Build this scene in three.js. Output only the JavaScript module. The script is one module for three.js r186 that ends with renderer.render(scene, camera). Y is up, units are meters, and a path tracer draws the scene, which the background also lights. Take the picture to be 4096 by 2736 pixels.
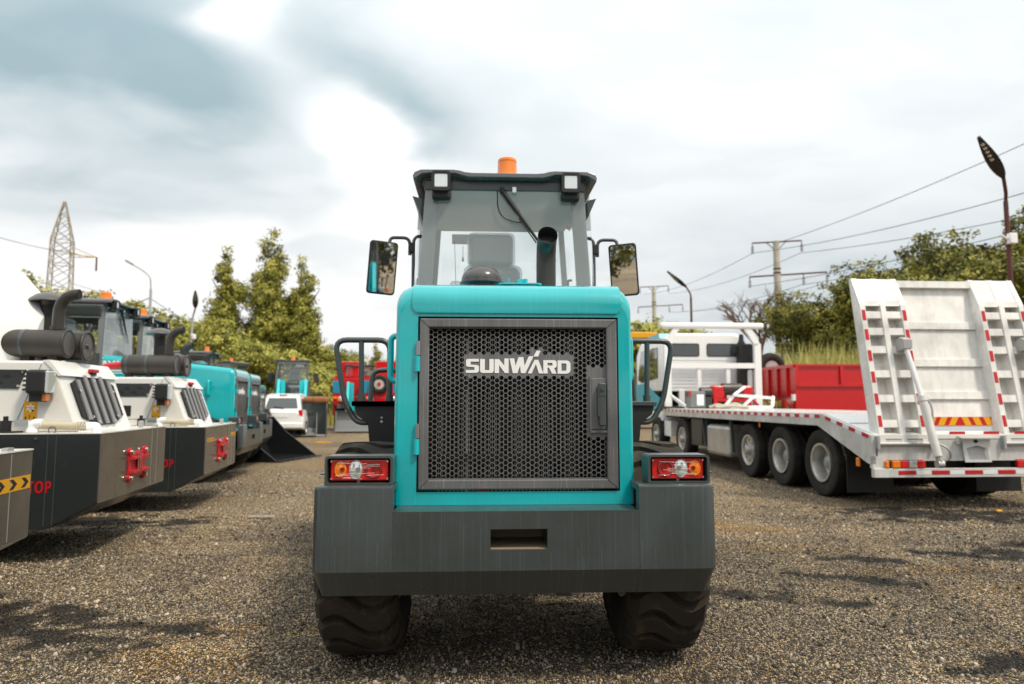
import * as THREE from 'three';
import { RoundedBoxGeometry } from 'three/addons/geometries/RoundedBoxGeometry.js';
import { mergeGeometries, mergeVertices, toCreasedNormals } from 'three/addons/utils/BufferGeometryUtils.js';
import { FontLoader } from 'three/addons/loaders/FontLoader.js';
import { TextGeometry } from 'three/addons/geometries/TextGeometry.js';

// ---------------------------------------------------------------- camera, sky, sun, exposure
const scene = new THREE.Scene();
const camera = new THREE.PerspectiveCamera(53.2, 1024 / 684, 0.05, 900);
camera.position.set(0, 1.42, 0);
camera.rotation.set(THREE.MathUtils.degToRad(5.0), 0, 0);
camera.focus = 3.75;
camera.userData.fStop = 1.9;
const renderer = new THREE.WebGLRenderer({ antialias: true });
renderer.toneMapping = THREE.LinearToneMapping;
renderer.toneMappingExposure = 1.34;
renderer.shadowMap.enabled = true;
const sun = new THREE.DirectionalLight(0xfff2dc, 2.3);
sun.position.set(22, 42, 18);
sun.shadow.radius = 14;
sun.castShadow = true;
sun.shadow.mapSize.set(2048, 2048);
Object.assign(sun.shadow.camera, { left: -40, right: 40, top: 40, bottom: -40, near: 1, far: 160 });
scene.add(sun, sun.target);

// seeded noise
let seed = 12345;
const rnd = () => { seed = (seed * 1664525 + 1013904223) >>> 0; return seed / 4294967296; };
const rr = (a, b) => a + (b - a) * rnd();
const hash = (x, y) => { let h = (x * 374761393 + y * 668265263) | 0; h = Math.imul(h ^ (h >>> 13), 1274126177); return ((h ^ (h >>> 16)) >>> 0) / 4294967296; };
const smooth = (t) => t * t * (3 - 2 * t);
const sst = (a, b, x) => smooth(Math.min(1, Math.max(0, (x - a) / (b - a))));
function vnoise(x, y, per = 0) {
  const xi = Math.floor(x), yi = Math.floor(y), fx = smooth(x - xi), fy = smooth(y - yi);
  const w = (a) => per ? ((a % per) + per) % per : a;
  const a = hash(w(xi), w(yi)), b = hash(w(xi + 1), w(yi)), c = hash(w(xi), w(yi + 1)), d = hash(w(xi + 1), w(yi + 1));
  return a + (b - a) * fx + (c - a) * fy + (a - b - c + d) * fx * fy;
}
function fbm(x, y, oct = 4, per = 0) {
  let s = 0, a = 0.5, n = 0;
  for (let i = 0; i < oct; i++) { s += a * vnoise(x, y, per); n += a; x = x * 2 + 17 * (per ? 0 : 1); y = y * 2 + 9 * (per ? 0 : 1); per *= 2; a *= 0.5; }
  return s / n;
}
// the sky: a broken overcast, pale with slate-blue cloud bodies and white gaps
{
  const W = 2048, H = 1024, data = new Float32Array(W * H * 4), deg = 180 / Math.PI;
  const blob = (az, el, a0, e0, sa, se, tilt = 0) => { const da = az - a0, de = el - e0 - tilt * da; return Math.exp(-(da * da) / (sa * sa) - (de * de) / (se * se)); };
  for (let j = 0; j < H; j++) {
    const el = (j + 0.5) / H * Math.PI - Math.PI / 2, sy = Math.sin(el), cy = Math.cos(el), e = el * deg;
    for (let i = 0; i < W; i++) {
      let az = ((i + 0.5) / W - 0.25) * 2 * Math.PI; if (az > Math.PI) az -= 2 * Math.PI;
      const k = 1 / (Math.max(sy, 0) + 0.16), px = Math.sin(az) * cy * k, pz = Math.cos(az) * cy * k;
      const w1 = fbm(px * 1.4 + 5, pz * 1.9 + 3, 3) - 0.5, w2 = fbm(px * 1.5 + 31, pz * 2 + 11, 3) - 0.5;
      const n = fbm(px * 1.7 + w1 * 2.2 + 40, pz * 2.6 + w2 * 2.2 + 7, 6);
      const nf = fbm(px * 6 + w2 * 3, pz * 8 + w1 * 3, 4);
      const A = az * deg + w1 * 18 + (nf - 0.5) * 4, B = e + w2 * 9 + (nf - 0.5) * 3;
      let dark = 0.18 + sst(0.46, 0.74, n) * 0.5;
      if (Math.abs(az * deg) < 75) {
        const f = sst(75, 50, Math.abs(az * deg));
        let d = 0.23 + 0.16 * sst(0.36, 0.76, n) + 0.10 * (nf - 0.5) + 0.08 * sst(-5, 25, az * deg) + 0.14 * sst(12, 30, e);
        d += 0.72 * blob(A, B, -38, 25, 14, 6.5, 0.04) + 0.50 * blob(A, B, -21, 26.5, 12, 5.0, -0.08) + 0.42 * blob(A, B, -7, 23.5, 7, 4.5, -0.25);
        d += 0.26 * blob(A, B, -29, 16, 13, 3.2, 0.05) + 0.16 * blob(A, B, 20, 11, 26, 6, 0.05) + 0.12 * blob(A, B, 32, 5, 20, 5);
        d -= 0.85 * blob(A, B, -23.5, 31.5, 4.6, 5.0) + 0.95 * blob(A, B, -14.5, 21.5, 6.2, 4.2, -0.35) + 0.36 * blob(A, B, -20, 8, 28, 6) + 0.14 * blob(A, B, 22, 21, 14, 4);
        dark = dark * (1 - f) + Math.max(0, Math.min(1, d)) * f;
      }
      dark *= 0.92 + 0.16 * nf;
      const o = (j * W + i) * 4, t = Math.min(1, Math.max(0, dark));
      const lift = sy < 0 ? 0.3 : (1 + 1.1 * sy) / 1.5;   // an overcast sky brightens towards the zenith
      data[o] = (1.0 - 0.68 * t) * lift; data[o + 1] = (1.0 - 0.575 * t) * lift; data[o + 2] = (1.0 - 0.53 * t) * lift; data[o + 3] = 1;
    }
  }
  const sky = new THREE.DataTexture(data, W, H, THREE.RGBAFormat, THREE.FloatType);
  sky.mapping = THREE.EquirectangularReflectionMapping; sky.magFilter = sky.minFilter = THREE.LinearFilter; sky.needsUpdate = true;
  scene.background = sky; scene.environment = sky;
}

// ---------------------------------------------------------------- helpers
const V = (x, y, z) => new THREE.Vector3(x, y, z), D2R = Math.PI / 180;
const lin = (r, g, b) => new THREE.Color().setRGB(r, g, b);
function mat(r, g, b, rough = 0.5, metal = 0, o = {}) {
  const phys = o.clearcoat || o.transmission || o.sheen;
  const m = new (phys ? THREE.MeshPhysicalMaterial : THREE.MeshStandardMaterial)({ color: lin(r, g, b), roughness: rough, metalness: metal, side: THREE.DoubleSide, ...o });
  return m;
}
const used = {};
function numbered(n) { const k = used[n] = (used[n] ?? -1) + 1; return k ? n + '_' + String(k).padStart(3, '0') : n; }
function thing(name, label, category, pos = [0, 0, 0], turn = 0, group) {
  const o = new THREE.Group(); o.name = numbered(name); scene.add(o); o.position.set(...pos); o.rotation.y = turn * D2R;
  o.userData = { label, category }; if (group) o.userData.group = group;
  return o;
}
function dup(src, label, pos, turn, group) {
  const o = src.clone(); o.name = numbered(src.name.replace(/_\d+$/, '')); scene.add(o); o.position.set(...pos); o.rotation.y = turn * D2R;
  o.userData = { ...src.userData, label }; if (group) o.userData.group = group;
  return o;
}
function clean(g) {
  let n = g.index ? g.toNonIndexed() : g; if (!n.attributes.normal) n.computeVertexNormals();
  for (const k of Object.keys(n.attributes)) if (!['position', 'normal', 'uv'].includes(k)) n.deleteAttribute(k);
  if (!n.attributes.uv) n.setAttribute('uv', new THREE.BufferAttribute(new Float32Array(n.attributes.position.count * 2), 2));
  return n;
}
function boxUV(g) {
  const p = g.attributes.position, uv = g.attributes.uv, a = V(), b = V(), c = V(), n = V();
  for (let i = 0; i < p.count; i += 3) {
    a.fromBufferAttribute(p, i); b.fromBufferAttribute(p, i + 1); c.fromBufferAttribute(p, i + 2);
    n.crossVectors(b.clone().sub(a), c.clone().sub(a)); const x = Math.abs(n.x), y = Math.abs(n.y), z = Math.abs(n.z);
    [a, b, c].forEach((q, k) => x > y && x > z ? uv.setXY(i + k, q.z, q.y) : y > z ? uv.setXY(i + k, q.x, q.z) : uv.setXY(i + k, q.x, q.y));
  }
  return g;
}
function geo(list, keepUV) { const l = (Array.isArray(list) ? list.flat(9) : [list]).map(clean); const g = l.length > 1 ? mergeGeometries(l) : l[0]; return keepUV ? g : boxUV(g); }
function part(parent, name, list, m, o = {}) {
  const me = new THREE.Mesh(geo(list, o.uv), m); me.name = name; me.castShadow = me.receiveShadow = true;
  if (o.pos) me.position.set(...o.pos); if (o.rot) me.rotation.set(...o.rot); if (o.label) me.userData.label = o.label; if (o.kind) me.userData.kind = o.kind;
  parent.add(me); return me;
}
function same(parent, name, g, m, pos, rot) { const me = new THREE.Mesh(g, m); me.name = name; me.castShadow = me.receiveShadow = true; me.position.set(...pos); if (rot) me.rotation.set(...rot); parent.add(me); return me; }
function solo(name, label, category, list, m, pos = [0, 0, 0], o = {}) {
  const me = part(scene, numbered(name), list, m, o); me.position.set(...pos); me.userData.label = label; me.userData.category = category; if (o.group) me.userData.group = o.group; return me;
}
function sub(parent, name, pos = [0, 0, 0], rot = [0, 0, 0]) { const g = new THREE.Group(); g.name = name; g.position.set(...pos); g.rotation.set(...rot); parent.add(g); return g; }
const box = (w, h, d, x = 0, y = 0, z = 0) => new THREE.BoxGeometry(w, h, d).translate(x, y, z);
const rbox = (w, h, d, x = 0, y = 0, z = 0, r = 0.01, s = 2) => new RoundedBoxGeometry(w, h, d, s, Math.min(r, w / 2.01, h / 2.01, d / 2.01)).translate(x, y, z);
const bx = (x0, x1, y0, y1, z0, z1, r = 0) => r ? rbox(Math.abs(x1 - x0), Math.abs(y1 - y0), Math.abs(z1 - z0), (x0 + x1) / 2, (y0 + y1) / 2, (z0 + z1) / 2, r) : box(Math.abs(x1 - x0), Math.abs(y1 - y0), Math.abs(z1 - z0), (x0 + x1) / 2, (y0 + y1) / 2, (z0 + z1) / 2);
function along(g, a, b) { const d = b.clone().sub(a); g.applyQuaternion(new THREE.Quaternion().setFromUnitVectors(V(0, 1, 0), d.clone().normalize())); const m = a.clone().add(b).multiplyScalar(0.5); return g.translate(m.x, m.y, m.z); }
const rod = (a, b, r1, r2 = r1, s = 10) => { a = V(...a); b = V(...b); return along(new THREE.CylinderGeometry(r2, r1, a.distanceTo(b), s), a, b); };
const bar = (a, b, w, h = w) => { a = V(...a); b = V(...b); return along(new THREE.BoxGeometry(w, a.distanceTo(b), h), a, b); };
function tube(pts, r, corner = 0.05, seg = 8, steps = 5) {
  const P = pts.map((p) => V(...p)), c = [P[0]];
  for (let i = 1; i < P.length - 1; i++) {
    const a = P[i - 1].clone().sub(P[i]), b = P[i + 1].clone().sub(P[i]), k = Math.min(corner, a.length() * 0.49, b.length() * 0.49);
    const s = P[i].clone().addScaledVector(a.normalize(), k), e = P[i].clone().addScaledVector(b.normalize(), k);
    for (let t = 0; t <= steps; t++) { const u = t / steps; c.push(s.clone().multiplyScalar((1 - u) ** 2).addScaledVector(P[i], 2 * u * (1 - u)).addScaledVector(e, u * u)); }
  }
  c.push(P[P.length - 1]);
  return sweep(c, r, seg);
}
function sweep(c, r, seg = 8, open = false) {   // round tube through the given points, with flat ends
  const pos = [], idx = [], n = c.length; let up = V(0, 1, 0);
  const t0 = c[1].clone().sub(c[0]).normalize(); if (Math.abs(t0.y) > 0.9) up = V(1, 0, 0);
  let nor = up.clone().addScaledVector(t0, -up.dot(t0)).normalize();
  for (let i = 0; i < n; i++) {
    const t = c[Math.min(i + 1, n - 1)].clone().sub(c[Math.max(i - 1, 0)]).normalize();
    nor.addScaledVector(t, -nor.dot(t)).normalize(); const bi = t.clone().cross(nor), R = typeof r === 'function' ? r(i / (n - 1)) : r;
    for (let k = 0; k < seg; k++) { const a = k / seg * Math.PI * 2, p = c[i].clone().addScaledVector(nor, Math.cos(a) * R).addScaledVector(bi, Math.sin(a) * R); pos.push(p.x, p.y, p.z); }
    if (i) for (let k = 0; k < seg; k++) { const a = (i - 1) * seg + k, b = (i - 1) * seg + (k + 1) % seg; idx.push(a, b, a + seg, b, b + seg, a + seg); }
  }
  if (!open) for (let k = 1; k < seg - 1; k++) { idx.push(0, k + 1, k); const o = (n - 1) * seg; idx.push(o, o + k, o + k + 1); }
  const g = new THREE.BufferGeometry(); g.setAttribute('position', new THREE.Float32BufferAttribute(pos, 3)); g.setIndex(idx); return toCreasedNormals(g, 0.9);
}
function loft(rings, closed = true, caps = true, crease = 0.6) {
  const pos = [], idx = [], n = rings[0].length; rings.forEach((r) => r.forEach((p) => pos.push(...p)));
  for (let j = 1; j < rings.length; j++) for (let i = 0; i < (closed ? n : n - 1); i++) { const a = (j - 1) * n + i, b = (j - 1) * n + (i + 1) % n; idx.push(a, b, a + n, b, b + n, a + n); }
  const g = new THREE.BufferGeometry(); g.setAttribute('position', new THREE.Float32BufferAttribute(pos, 3)); g.setIndex(idx);
  const out = [toCreasedNormals(g, crease)];
  if (caps) for (const r of [rings[0], rings[rings.length - 1]]) {
    const c = r.reduce((s, p) => [s[0] + p[0] / n, s[1] + p[1] / n, s[2] + p[2] / n], [0, 0, 0]), q = [];
    for (let i = 0; i < n; i++) q.push(...c, ...r[i], ...r[(i + 1) % n]);
    const h = new THREE.BufferGeometry(); h.setAttribute('position', new THREE.Float32BufferAttribute(q, 3)); h.computeVertexNormals(); out.push(h);
  }
  return out.map(clean);
}
const shp = (pts, holes = []) => { const s = new THREE.Shape(pts.map((p) => new THREE.Vector2(...p))); for (const h of holes) s.holes.push(new THREE.Path(h.map((p) => new THREE.Vector2(...p)))); return s; };
function rrect(x0, x1, y0, y1, r, n = 4) {
  const o = [], R = Array.isArray(r) ? r : [r, r, r, r];
  [[x1, y0, -90, R[0], -1, 1], [x1, y1, 0, R[1], -1, -1], [x0, y1, 90, R[2], 1, -1], [x0, y0, 180, R[3], 1, 1]].forEach(([x, y, a, q, sx, sy]) => {
    if (!q) return o.push([x, y]);
    for (let i = 0; i <= n; i++) { const t = (a + 90 * i / n) * D2R; o.push([x + sx * q + Math.cos(t) * q, y + sy * q + Math.sin(t) * q]); }
  });
  return o;
}
function ext(pts, d, o = {}) {   // polygon extruded: xy (towards +z from o.at), zy (towards -x from o.at), xz (upwards from o.at, shape y is -z)
  const b = o.bevel || 0, g = new THREE.ExtrudeGeometry(shp(pts, o.holes), { depth: d - 2 * b, bevelEnabled: b > 0, bevelThickness: b, bevelSize: b, bevelOffset: -b, bevelSegments: 2, curveSegments: 4 });
  g.translate(0, 0, b);
  if (o.plane === 'zy') g.rotateY(-Math.PI / 2).translate(o.at || 0, 0, 0);
  else if (o.plane === 'xz') g.rotateX(-Math.PI / 2).translate(0, o.at || 0, 0);
  else g.translate(0, 0, o.at || 0);
  return g;
}
const lathe = (pts, seg = 24) => toCreasedNormals(new THREE.LatheGeometry(pts.map((p) => new THREE.Vector2(...p)), seg), 0.5);
const disc = (r, h, pos, axis = 'y', s = 16) => { const g = new THREE.CylinderGeometry(r, r, h, s); if (axis === 'x') g.rotateZ(Math.PI / 2); if (axis === 'z') g.rotateX(Math.PI / 2); return g.translate(...pos); };
const ring = (r, t, pos, axis = 'z', s = 16) => { const g = new THREE.TorusGeometry(r, t, 6, s); if (axis === 'x') g.rotateY(Math.PI / 2); if (axis === 'y') g.rotateX(Math.PI / 2); return g.translate(...pos); };

// ---------------------------------------------------------------- textures and materials
function tex(n, f, metres, color = false) {
  const d = new Uint8Array(n * n * 4);
  for (let y = 0; y < n; y++) for (let x = 0; x < n; x++) { const c = f(x / n, y / n, x, y), o = (y * n + x) * 4; for (let k = 0; k < 3; k++) d[o + k] = Math.max(0, Math.min(255, (Array.isArray(c) ? c[k] : c) * 255)); d[o + 3] = 255; }
  const t = new THREE.DataTexture(d, n, n); t.wrapS = t.wrapT = THREE.RepeatWrapping; t.magFilter = THREE.LinearFilter; t.minFilter = THREE.LinearMipmapLinearFilter; t.generateMipmaps = true;
  if (color) t.colorSpace = THREE.SRGBColorSpace; t.repeat.set(1 / metres, 1 / metres); t.needsUpdate = true; return t;
}
const smudge = tex(512, (u, v) => 0.45 + 0.5 * fbm(u * 6, v * 6, 5, 6) * (0.7 + 0.6 * fbm(u * 24 , v * 24, 3, 24)), 1.7);
const grain = tex(512, (u, v, x, y) => 0.5 + 0.5 * (fbm(u * 64, v * 64, 3, 64) - 0.5) + 0.12 * (hash(x, y) - 0.5), 0.5);
// rain streaks: runs of dried water down a painted face, and beads left on it
const streakF = (base, amp, dots) => (u, v, x, y) => {
  const col = hash(x >> 1, 7), start = hash(x >> 1, 91), len = 0.25 + 0.6 * hash(x >> 1, 33), s = ((start - v) % 1 + 1) % 1;
  const run = col > 0.72 && s < len ? (col - 0.72) / 0.28 * (1 - s / len) : 0, cl = fbm(u * 5, v * 5, 4, 5) - 0.5, dot = dots && hash(x >> 1, (y >> 1) + 500) > 0.9975 ? dots : 0;
  const k = base + amp * (run * 0.9 + cl * 0.7) + dot; return k;
};
const greyStreak = tex(1024, (u, v, x, y) => { const k = streakF(0.74, 0.30, 0.3)(u, v, x, y); return [k * 0.985, k, k * 0.99]; }, 1.3, true);
const tealStreak = tex(1024, (u, v, x, y) => { const k = streakF(0.90, 0.12, 0.1)(u, v, x, y); return [k, k, k]; }, 1.1, true);
const dirtyF = (u, v) => { const a = fbm(u * 5, v * 5, 5, 5), b = fbm(u * 30, v * 8, 3, 0); const k = 0.90 + 0.22 * (a - 0.45) + 0.10 * (b - 0.5); return [k, k * 0.99, k * 0.97]; };
const dirty = tex(512, dirtyF, 1.6, true);
const rubberTex = tex(512, (u, v) => { const a = fbm(u * 8, v * 8, 5, 8), b = sst(0.45, 0.75, a); return [0.62 + 0.38 * b, 0.58 + 0.33 * b, 0.52 + 0.26 * b]; }, 0.7, true);
const T = {
  teal: mat(0.0, 0.52, 0.57, 0.28, 0, { clearcoat: 0.8, clearcoatRoughness: 0.05, map: tealStreak, roughnessMap: smudge }),
  tealPlain: mat(0.0, 0.49, 0.54, 0.3, 0, { clearcoat: 0.6, clearcoatRoughness: 0.15 }),
  weight: mat(0.082, 0.098, 0.101, 0.5, 0, { map: greyStreak, roughnessMap: smudge, bumpMap: grain, bumpScale: 0.0006, clearcoat: 0.25, clearcoatRoughness: 0.3 }),
  door: mat(0.28, 0.275, 0.29, 0.45, 0.1, { map: greyStreak, roughnessMap: smudge }),
  darkPaint: mat(0.035, 0.042, 0.042, 0.4, 0, { bumpMap: grain, bumpScale: 0.0005 }),
  rail: mat(0.05, 0.062, 0.062, 0.34, 0, { clearcoat: 0.3, clearcoatRoughness: 0.25 }),
  roof: mat(0.13, 0.135, 0.142, 0.42, 0, { roughnessMap: smudge }),
  black: mat(0.012, 0.012, 0.012, 0.55), blackGloss: mat(0.012, 0.013, 0.014, 0.2), interior: mat(0.012, 0.012, 0.013, 0.8),
  steel: mat(0.42, 0.42, 0.44, 0.3, 1), chrome: mat(0.75, 0.75, 0.75, 0.15, 1), fin: mat(0.30, 0.285, 0.26, 0.5, 0.3),
  glass: mat(0.97, 0.98, 0.98, 0.02, 0, { transmission: 1, thickness: 0, ior: 1.5 }),
  tint: mat(0.93, 0.95, 0.95, 0.03, 0, { transmission: 0.92, thickness: 0, ior: 1.5 }),
  pane: mat(0.05, 0.06, 0.06, 0.04, 0, { clearcoat: 1, clearcoatRoughness: 0.02 }),
  liner: mat(0.62, 0.62, 0.62, 0.8), pillar: mat(0.17, 0.18, 0.18, 0.5), seat: mat(0.22, 0.23, 0.235, 0.35, 0, { clearcoat: 0.6, clearcoatRoughness: 0.15 }), film: mat(0.85, 0.87, 0.88, 0.12, 0, { transmission: 0.8, thickness: 0 }),
  mirror: mat(0.86, 0.88, 0.88, 0.015, 1), orange: mat(0.88, 0.215, 0.004, 0.3, 0, { clearcoat: 0.6, clearcoatRoughness: 0.1 }), lampLens: mat(0.70, 0.73, 0.73, 0.14, 0.5), red: mat(0.62, 0.006, 0.008, 0.16, 0, { clearcoat: 1, clearcoatRoughness: 0.04 }), redDark: mat(0.22, 0.002, 0.004, 0.12, 0, { clearcoat: 1, clearcoatRoughness: 0.03 }), amber: mat(0.80, 0.20, 0.004, 0.14, 0, { clearcoat: 1, clearcoatRoughness: 0.03 }), clear: mat(0.72, 0.77, 0.76, 0.1, 0.65),
  slat: mat(0.24, 0.235, 0.24, 0.45, 0.2), rubber: mat(0.026, 0.025, 0.023, 0.85, 0, { map: rubberTex, bumpMap: grain, bumpScale: 0.002 }), rubberDust: mat(0.055, 0.049, 0.041, 0.9, 0, { map: rubberTex, bumpMap: grain, bumpScale: 0.002 }), rim: mat(0.30, 0.31, 0.31, 0.45, 0.2, { roughnessMap: smudge }), rimSilver: mat(0.62, 0.62, 0.61, 0.38, 0.6, { map: dirty }), rimWhite: mat(0.62, 0.60, 0.58, 0.5, 0, { map: dirty }),
  white: mat(0.84, 0.84, 0.84, 0.36, 0, { roughnessMap: smudge, clearcoat: 0.3, clearcoatRoughness: 0.2 }), cream: mat(0.74, 0.73, 0.695, 0.36, 0, { roughnessMap: smudge }), paperWhite: mat(0.86, 0.87, 0.87, 0.5),
  truck: mat(0.68, 0.69, 0.70, 0.42, 0, { map: dirty, roughnessMap: smudge }), ramp: mat(0.94, 0.945, 0.95, 0.4, 0, { map: dirty, roughnessMap: smudge }), hull: mat(0.026, 0.030, 0.031, 0.3, 0, { roughnessMap: smudge, clearcoat: 0.5, clearcoatRoughness: 0.15 }), hullEndLit: mat(0.155, 0.146, 0.135, 0.3, 0.35, { map: dirty, roughnessMap: smudge }),
  redPaint: mat(0.55, 0.004, 0.006, 0.34, 0, { clearcoat: 0.4, clearcoatRoughness: 0.2, roughnessMap: smudge }), redCoupling: mat(0.52, 0.012, 0.02, 0.38), redTape: mat(0.50, 0.008, 0.014, 0.35), whiteTape: mat(0.75, 0.76, 0.77, 0.3), yellow: mat(0.75, 0.36, 0.004, 0.4), muffler: mat(0.062, 0.057, 0.054, 0.6, 0.35, { map: dirty, roughnessMap: smudge }), capGrey: mat(0.085, 0.08, 0.08, 0.25, 0.1),
  hose: mat(0.48, 0.42, 0.30, 0.5), blueGlass: mat(0.03, 0.25, 0.40, 0.15), concrete: mat(0.62, 0.58, 0.50, 0.85, 0, { map: dirty }), rust: mat(0.10, 0.030, 0.022, 0.7), galv: mat(0.42, 0.42, 0.42, 0.5, 0.4), sack: mat(0.30, 0.13, 0.055, 0.9, 0, { bumpMap: grain, bumpScale: 0.02 }), sandDirt: mat(0.24, 0.19, 0.12, 0.95, 0, { bumpMap: grain, bumpScale: 0.004 }),
};
const font = await new FontLoader().loadAsync('fonts/droid/droid_sans_bold.typeface.json');
const words = (s, h, d) => { const g = new TextGeometry(s, { font, size: h, depth: d, curveSegments: 3, bevelEnabled: false }); g.computeBoundingBox(); return g.translate(-(g.boundingBox.max.x + g.boundingBox.min.x) / 2, 0, 0); };

// ---------------------------------------------------------------- ground
const pebble = (() => {   // crushed stone: rounded cells of uneven size and tone
  const n = 1024, cells = 150, hgt = new Float32Array(n * n), ton = new Float32Array(n * n), cid = new Float32Array(n * n);
  for (let y = 0; y < n; y++) for (let x = 0; x < n; x++) {
    const gx = x / n * cells, gy = y / n * cells, cx = Math.floor(gx), cy = Math.floor(gy); let d1 = 9, d2 = 9, id = 0;
    for (let j = -1; j <= 1; j++) for (let i = -1; i <= 1; i++) {
      const wx = (cx + i + cells) % cells, wy = (cy + j + cells) % cells, qx = cx + i + 0.15 + 0.7 * hash(wx, wy), qy = cy + j + 0.15 + 0.7 * hash(wx + 999, wy), w = 0.8 + 0.5 * hash(wx, wy + 777);
      const d = Math.hypot(gx - qx, gy - qy) * w; if (d < d1) { d2 = d1; d1 = d; id = hash(wx + 31, wy + 57); } else if (d < d2) d2 = d;
    }
    const o = y * n + x, e = Math.min(1, (d2 - d1) / 0.35); hgt[o] = e * (0.45 + 0.55 * (1 - d1)) * (0.6 + 0.4 * id); ton[o] = e; cid[o] = id;
  }
  const f = (u, v, x, y) => { const o = y * n + x, id = cid[o], e = ton[o], l = (0.24 + 0.76 * Math.pow(id, 1.35)) * (0.14 + 0.86 * e), w = hash(Math.floor(id * 9999), 3); return [l * (1.0 + 0.05 * w), l * (0.955 + 0.01 * w), l * (0.89 - 0.10 * w)]; };
  return { map: tex(n, f, 1.9, true), bump: tex(n, (u, v, x, y) => hgt[y * n + x], 1.9) };
})();
const ell = (x, z, cx, cz, rx, rz, a = 0) => { const c = Math.cos(a), s = Math.sin(a), dx = x - cx, dz = z - cz, p = (dx * c + dz * s) / rx, q = (-dx * s + dz * c) / rz; return p * p + q * q; };
const wetShadeSpots = [[1.86, -5.3, 0.46, 0.22, 0.3], [2.38, -4.98, 0.32, 0.10, 0.1], [4.5, -6.6, 0.75, 0.2, -0.05], [3.25, -6.4, 0.5, 0.16, 0.2], [5.6, -6.9, 0.9, 0.25, 0], [6.1, -8.6, 1.5, 0.5, 0.1], [5.2, -9.0, 0.9, 0.3, 0], [2.7, -5.75, 0.4, 0.10, 0.4], [-5.0, -8.3, 1.2, 0.4, 0], [-3.6, -4.6, 1.3, 0.4, 0.1], [2.95, -3.9, 0.5, 0.12, -0.2], [1.5, -6.2, 0.25, 0.08, 0]];  // wet patches, plus the shadows of truck tail and left hulls painted in
const drySpots = [[3.2, -10.6, 1.7, 1.0, 0.3], [5.0, -9.7, 1.2, 0.45, 0], [-5.2, -15.5, 3.5, 2.2, 0], [-3.3, -9.6, 1.4, 0.9, 0], [2.56, -4.93, 0.28, 0.07, 0], [-2.0, -14, 3, 3, 0], [-3, -28, 9, 6, 0], [2.2, -8, 1.1, 0.7, 0], [-1.72, -4.08, 0.42, 0.13, 0.15], [-1.35, -4.35, 0.3, 0.06, 0], [2.6, -9.2, 0.8, 0.3, 0.1], [-2.9, -6.9, 0.8, 0.3, 0]];
const rustSpots = [[2.9, -6.85, 0.9, 0.14, 0.1], [2.3, -8.0, 0.7, 0.2, 0.2], [3.6, -6.0, 0.8, 0.12, -0.1], [-1.7, -3.85, 0.5, 0.2, 0.2], [-1.9, -4.4, 0.5, 0.16, 0], [4.1, -5.4, 0.6, 0.2, 0], [2.95, -4.1, 0.3, 0.1, 0.4]];
function soil(x, z) {   // [tone rgb, darkening by wet and painted shadow, dustiness]
  const a = fbm(x * 0.22 + 9, z * 0.35 + 4, 5), b = fbm(x * 1.6 + 3, z * 2.2 + 8, 4), c = fbm(x * 0.9 + 50, z * 0.9 + 20, 4), g = fbm(x * 6 + 70, z * 8 + 2, 3);
  let k = 0.90 + 1.0 * (a - 0.5) + 0.40 * (b - 0.5) + 0.35 * (g - 0.5), w = 0, d = 0, r = sst(0.58, 0.8, c) * 0.4;
  for (const s of wetShadeSpots) w = Math.max(w, sst(1.35, 0.65, ell(x, z, ...s) + (b - 0.5) * 2.2 + (g - 0.5) * 4.5));
  for (const s of drySpots) d = Math.max(d, sst(1.5, 0.4, ell(x, z, ...s) + (b - 0.5) * 1.6 + (g - 0.5) * 1.8));
  for (const s of rustSpots) r = Math.max(r, sst(1.7, 0.3, ell(x, z, ...s) + (b - 0.5) * 2.4 + (g - 0.5) * 1.5));
  for (const [x0, m] of [[-2.05, -0.11], [-3.0, -0.11], [2.35, 0.12], [3.35, 0.12]]) {   // compacted wheel tracks
    const t = Math.abs(x - x0 - m * (-z - 4)), q = sst(0.30, 0.14, t + (b - 0.5) * 0.2) * sst(0.3, 0.5, c) * 0.5; d = Math.max(d, q);
  }
  d = Math.max(d, 0.8 * sst(6, 14, -z) * sst(0.3, 0.55, a));
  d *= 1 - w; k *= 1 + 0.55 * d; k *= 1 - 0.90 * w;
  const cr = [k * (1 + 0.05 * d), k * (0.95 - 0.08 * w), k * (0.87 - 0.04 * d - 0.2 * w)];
  r *= 1 - w; cr[0] *= 1 + 0.12 * r; cr[1] *= 1 - 0.08 * r; cr[2] *= 1 - 0.4 * r;
  return [...cr, w, d];
}
const relief = (x, z) => 0.03 * (fbm(x * 0.5 + 2, z * 0.5, 3) - 0.5) * sst(40, 20, Math.abs(z)) + 0.016 * (fbm(x * 3, z * 3, 3) - 0.5) - 0.012;
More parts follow.
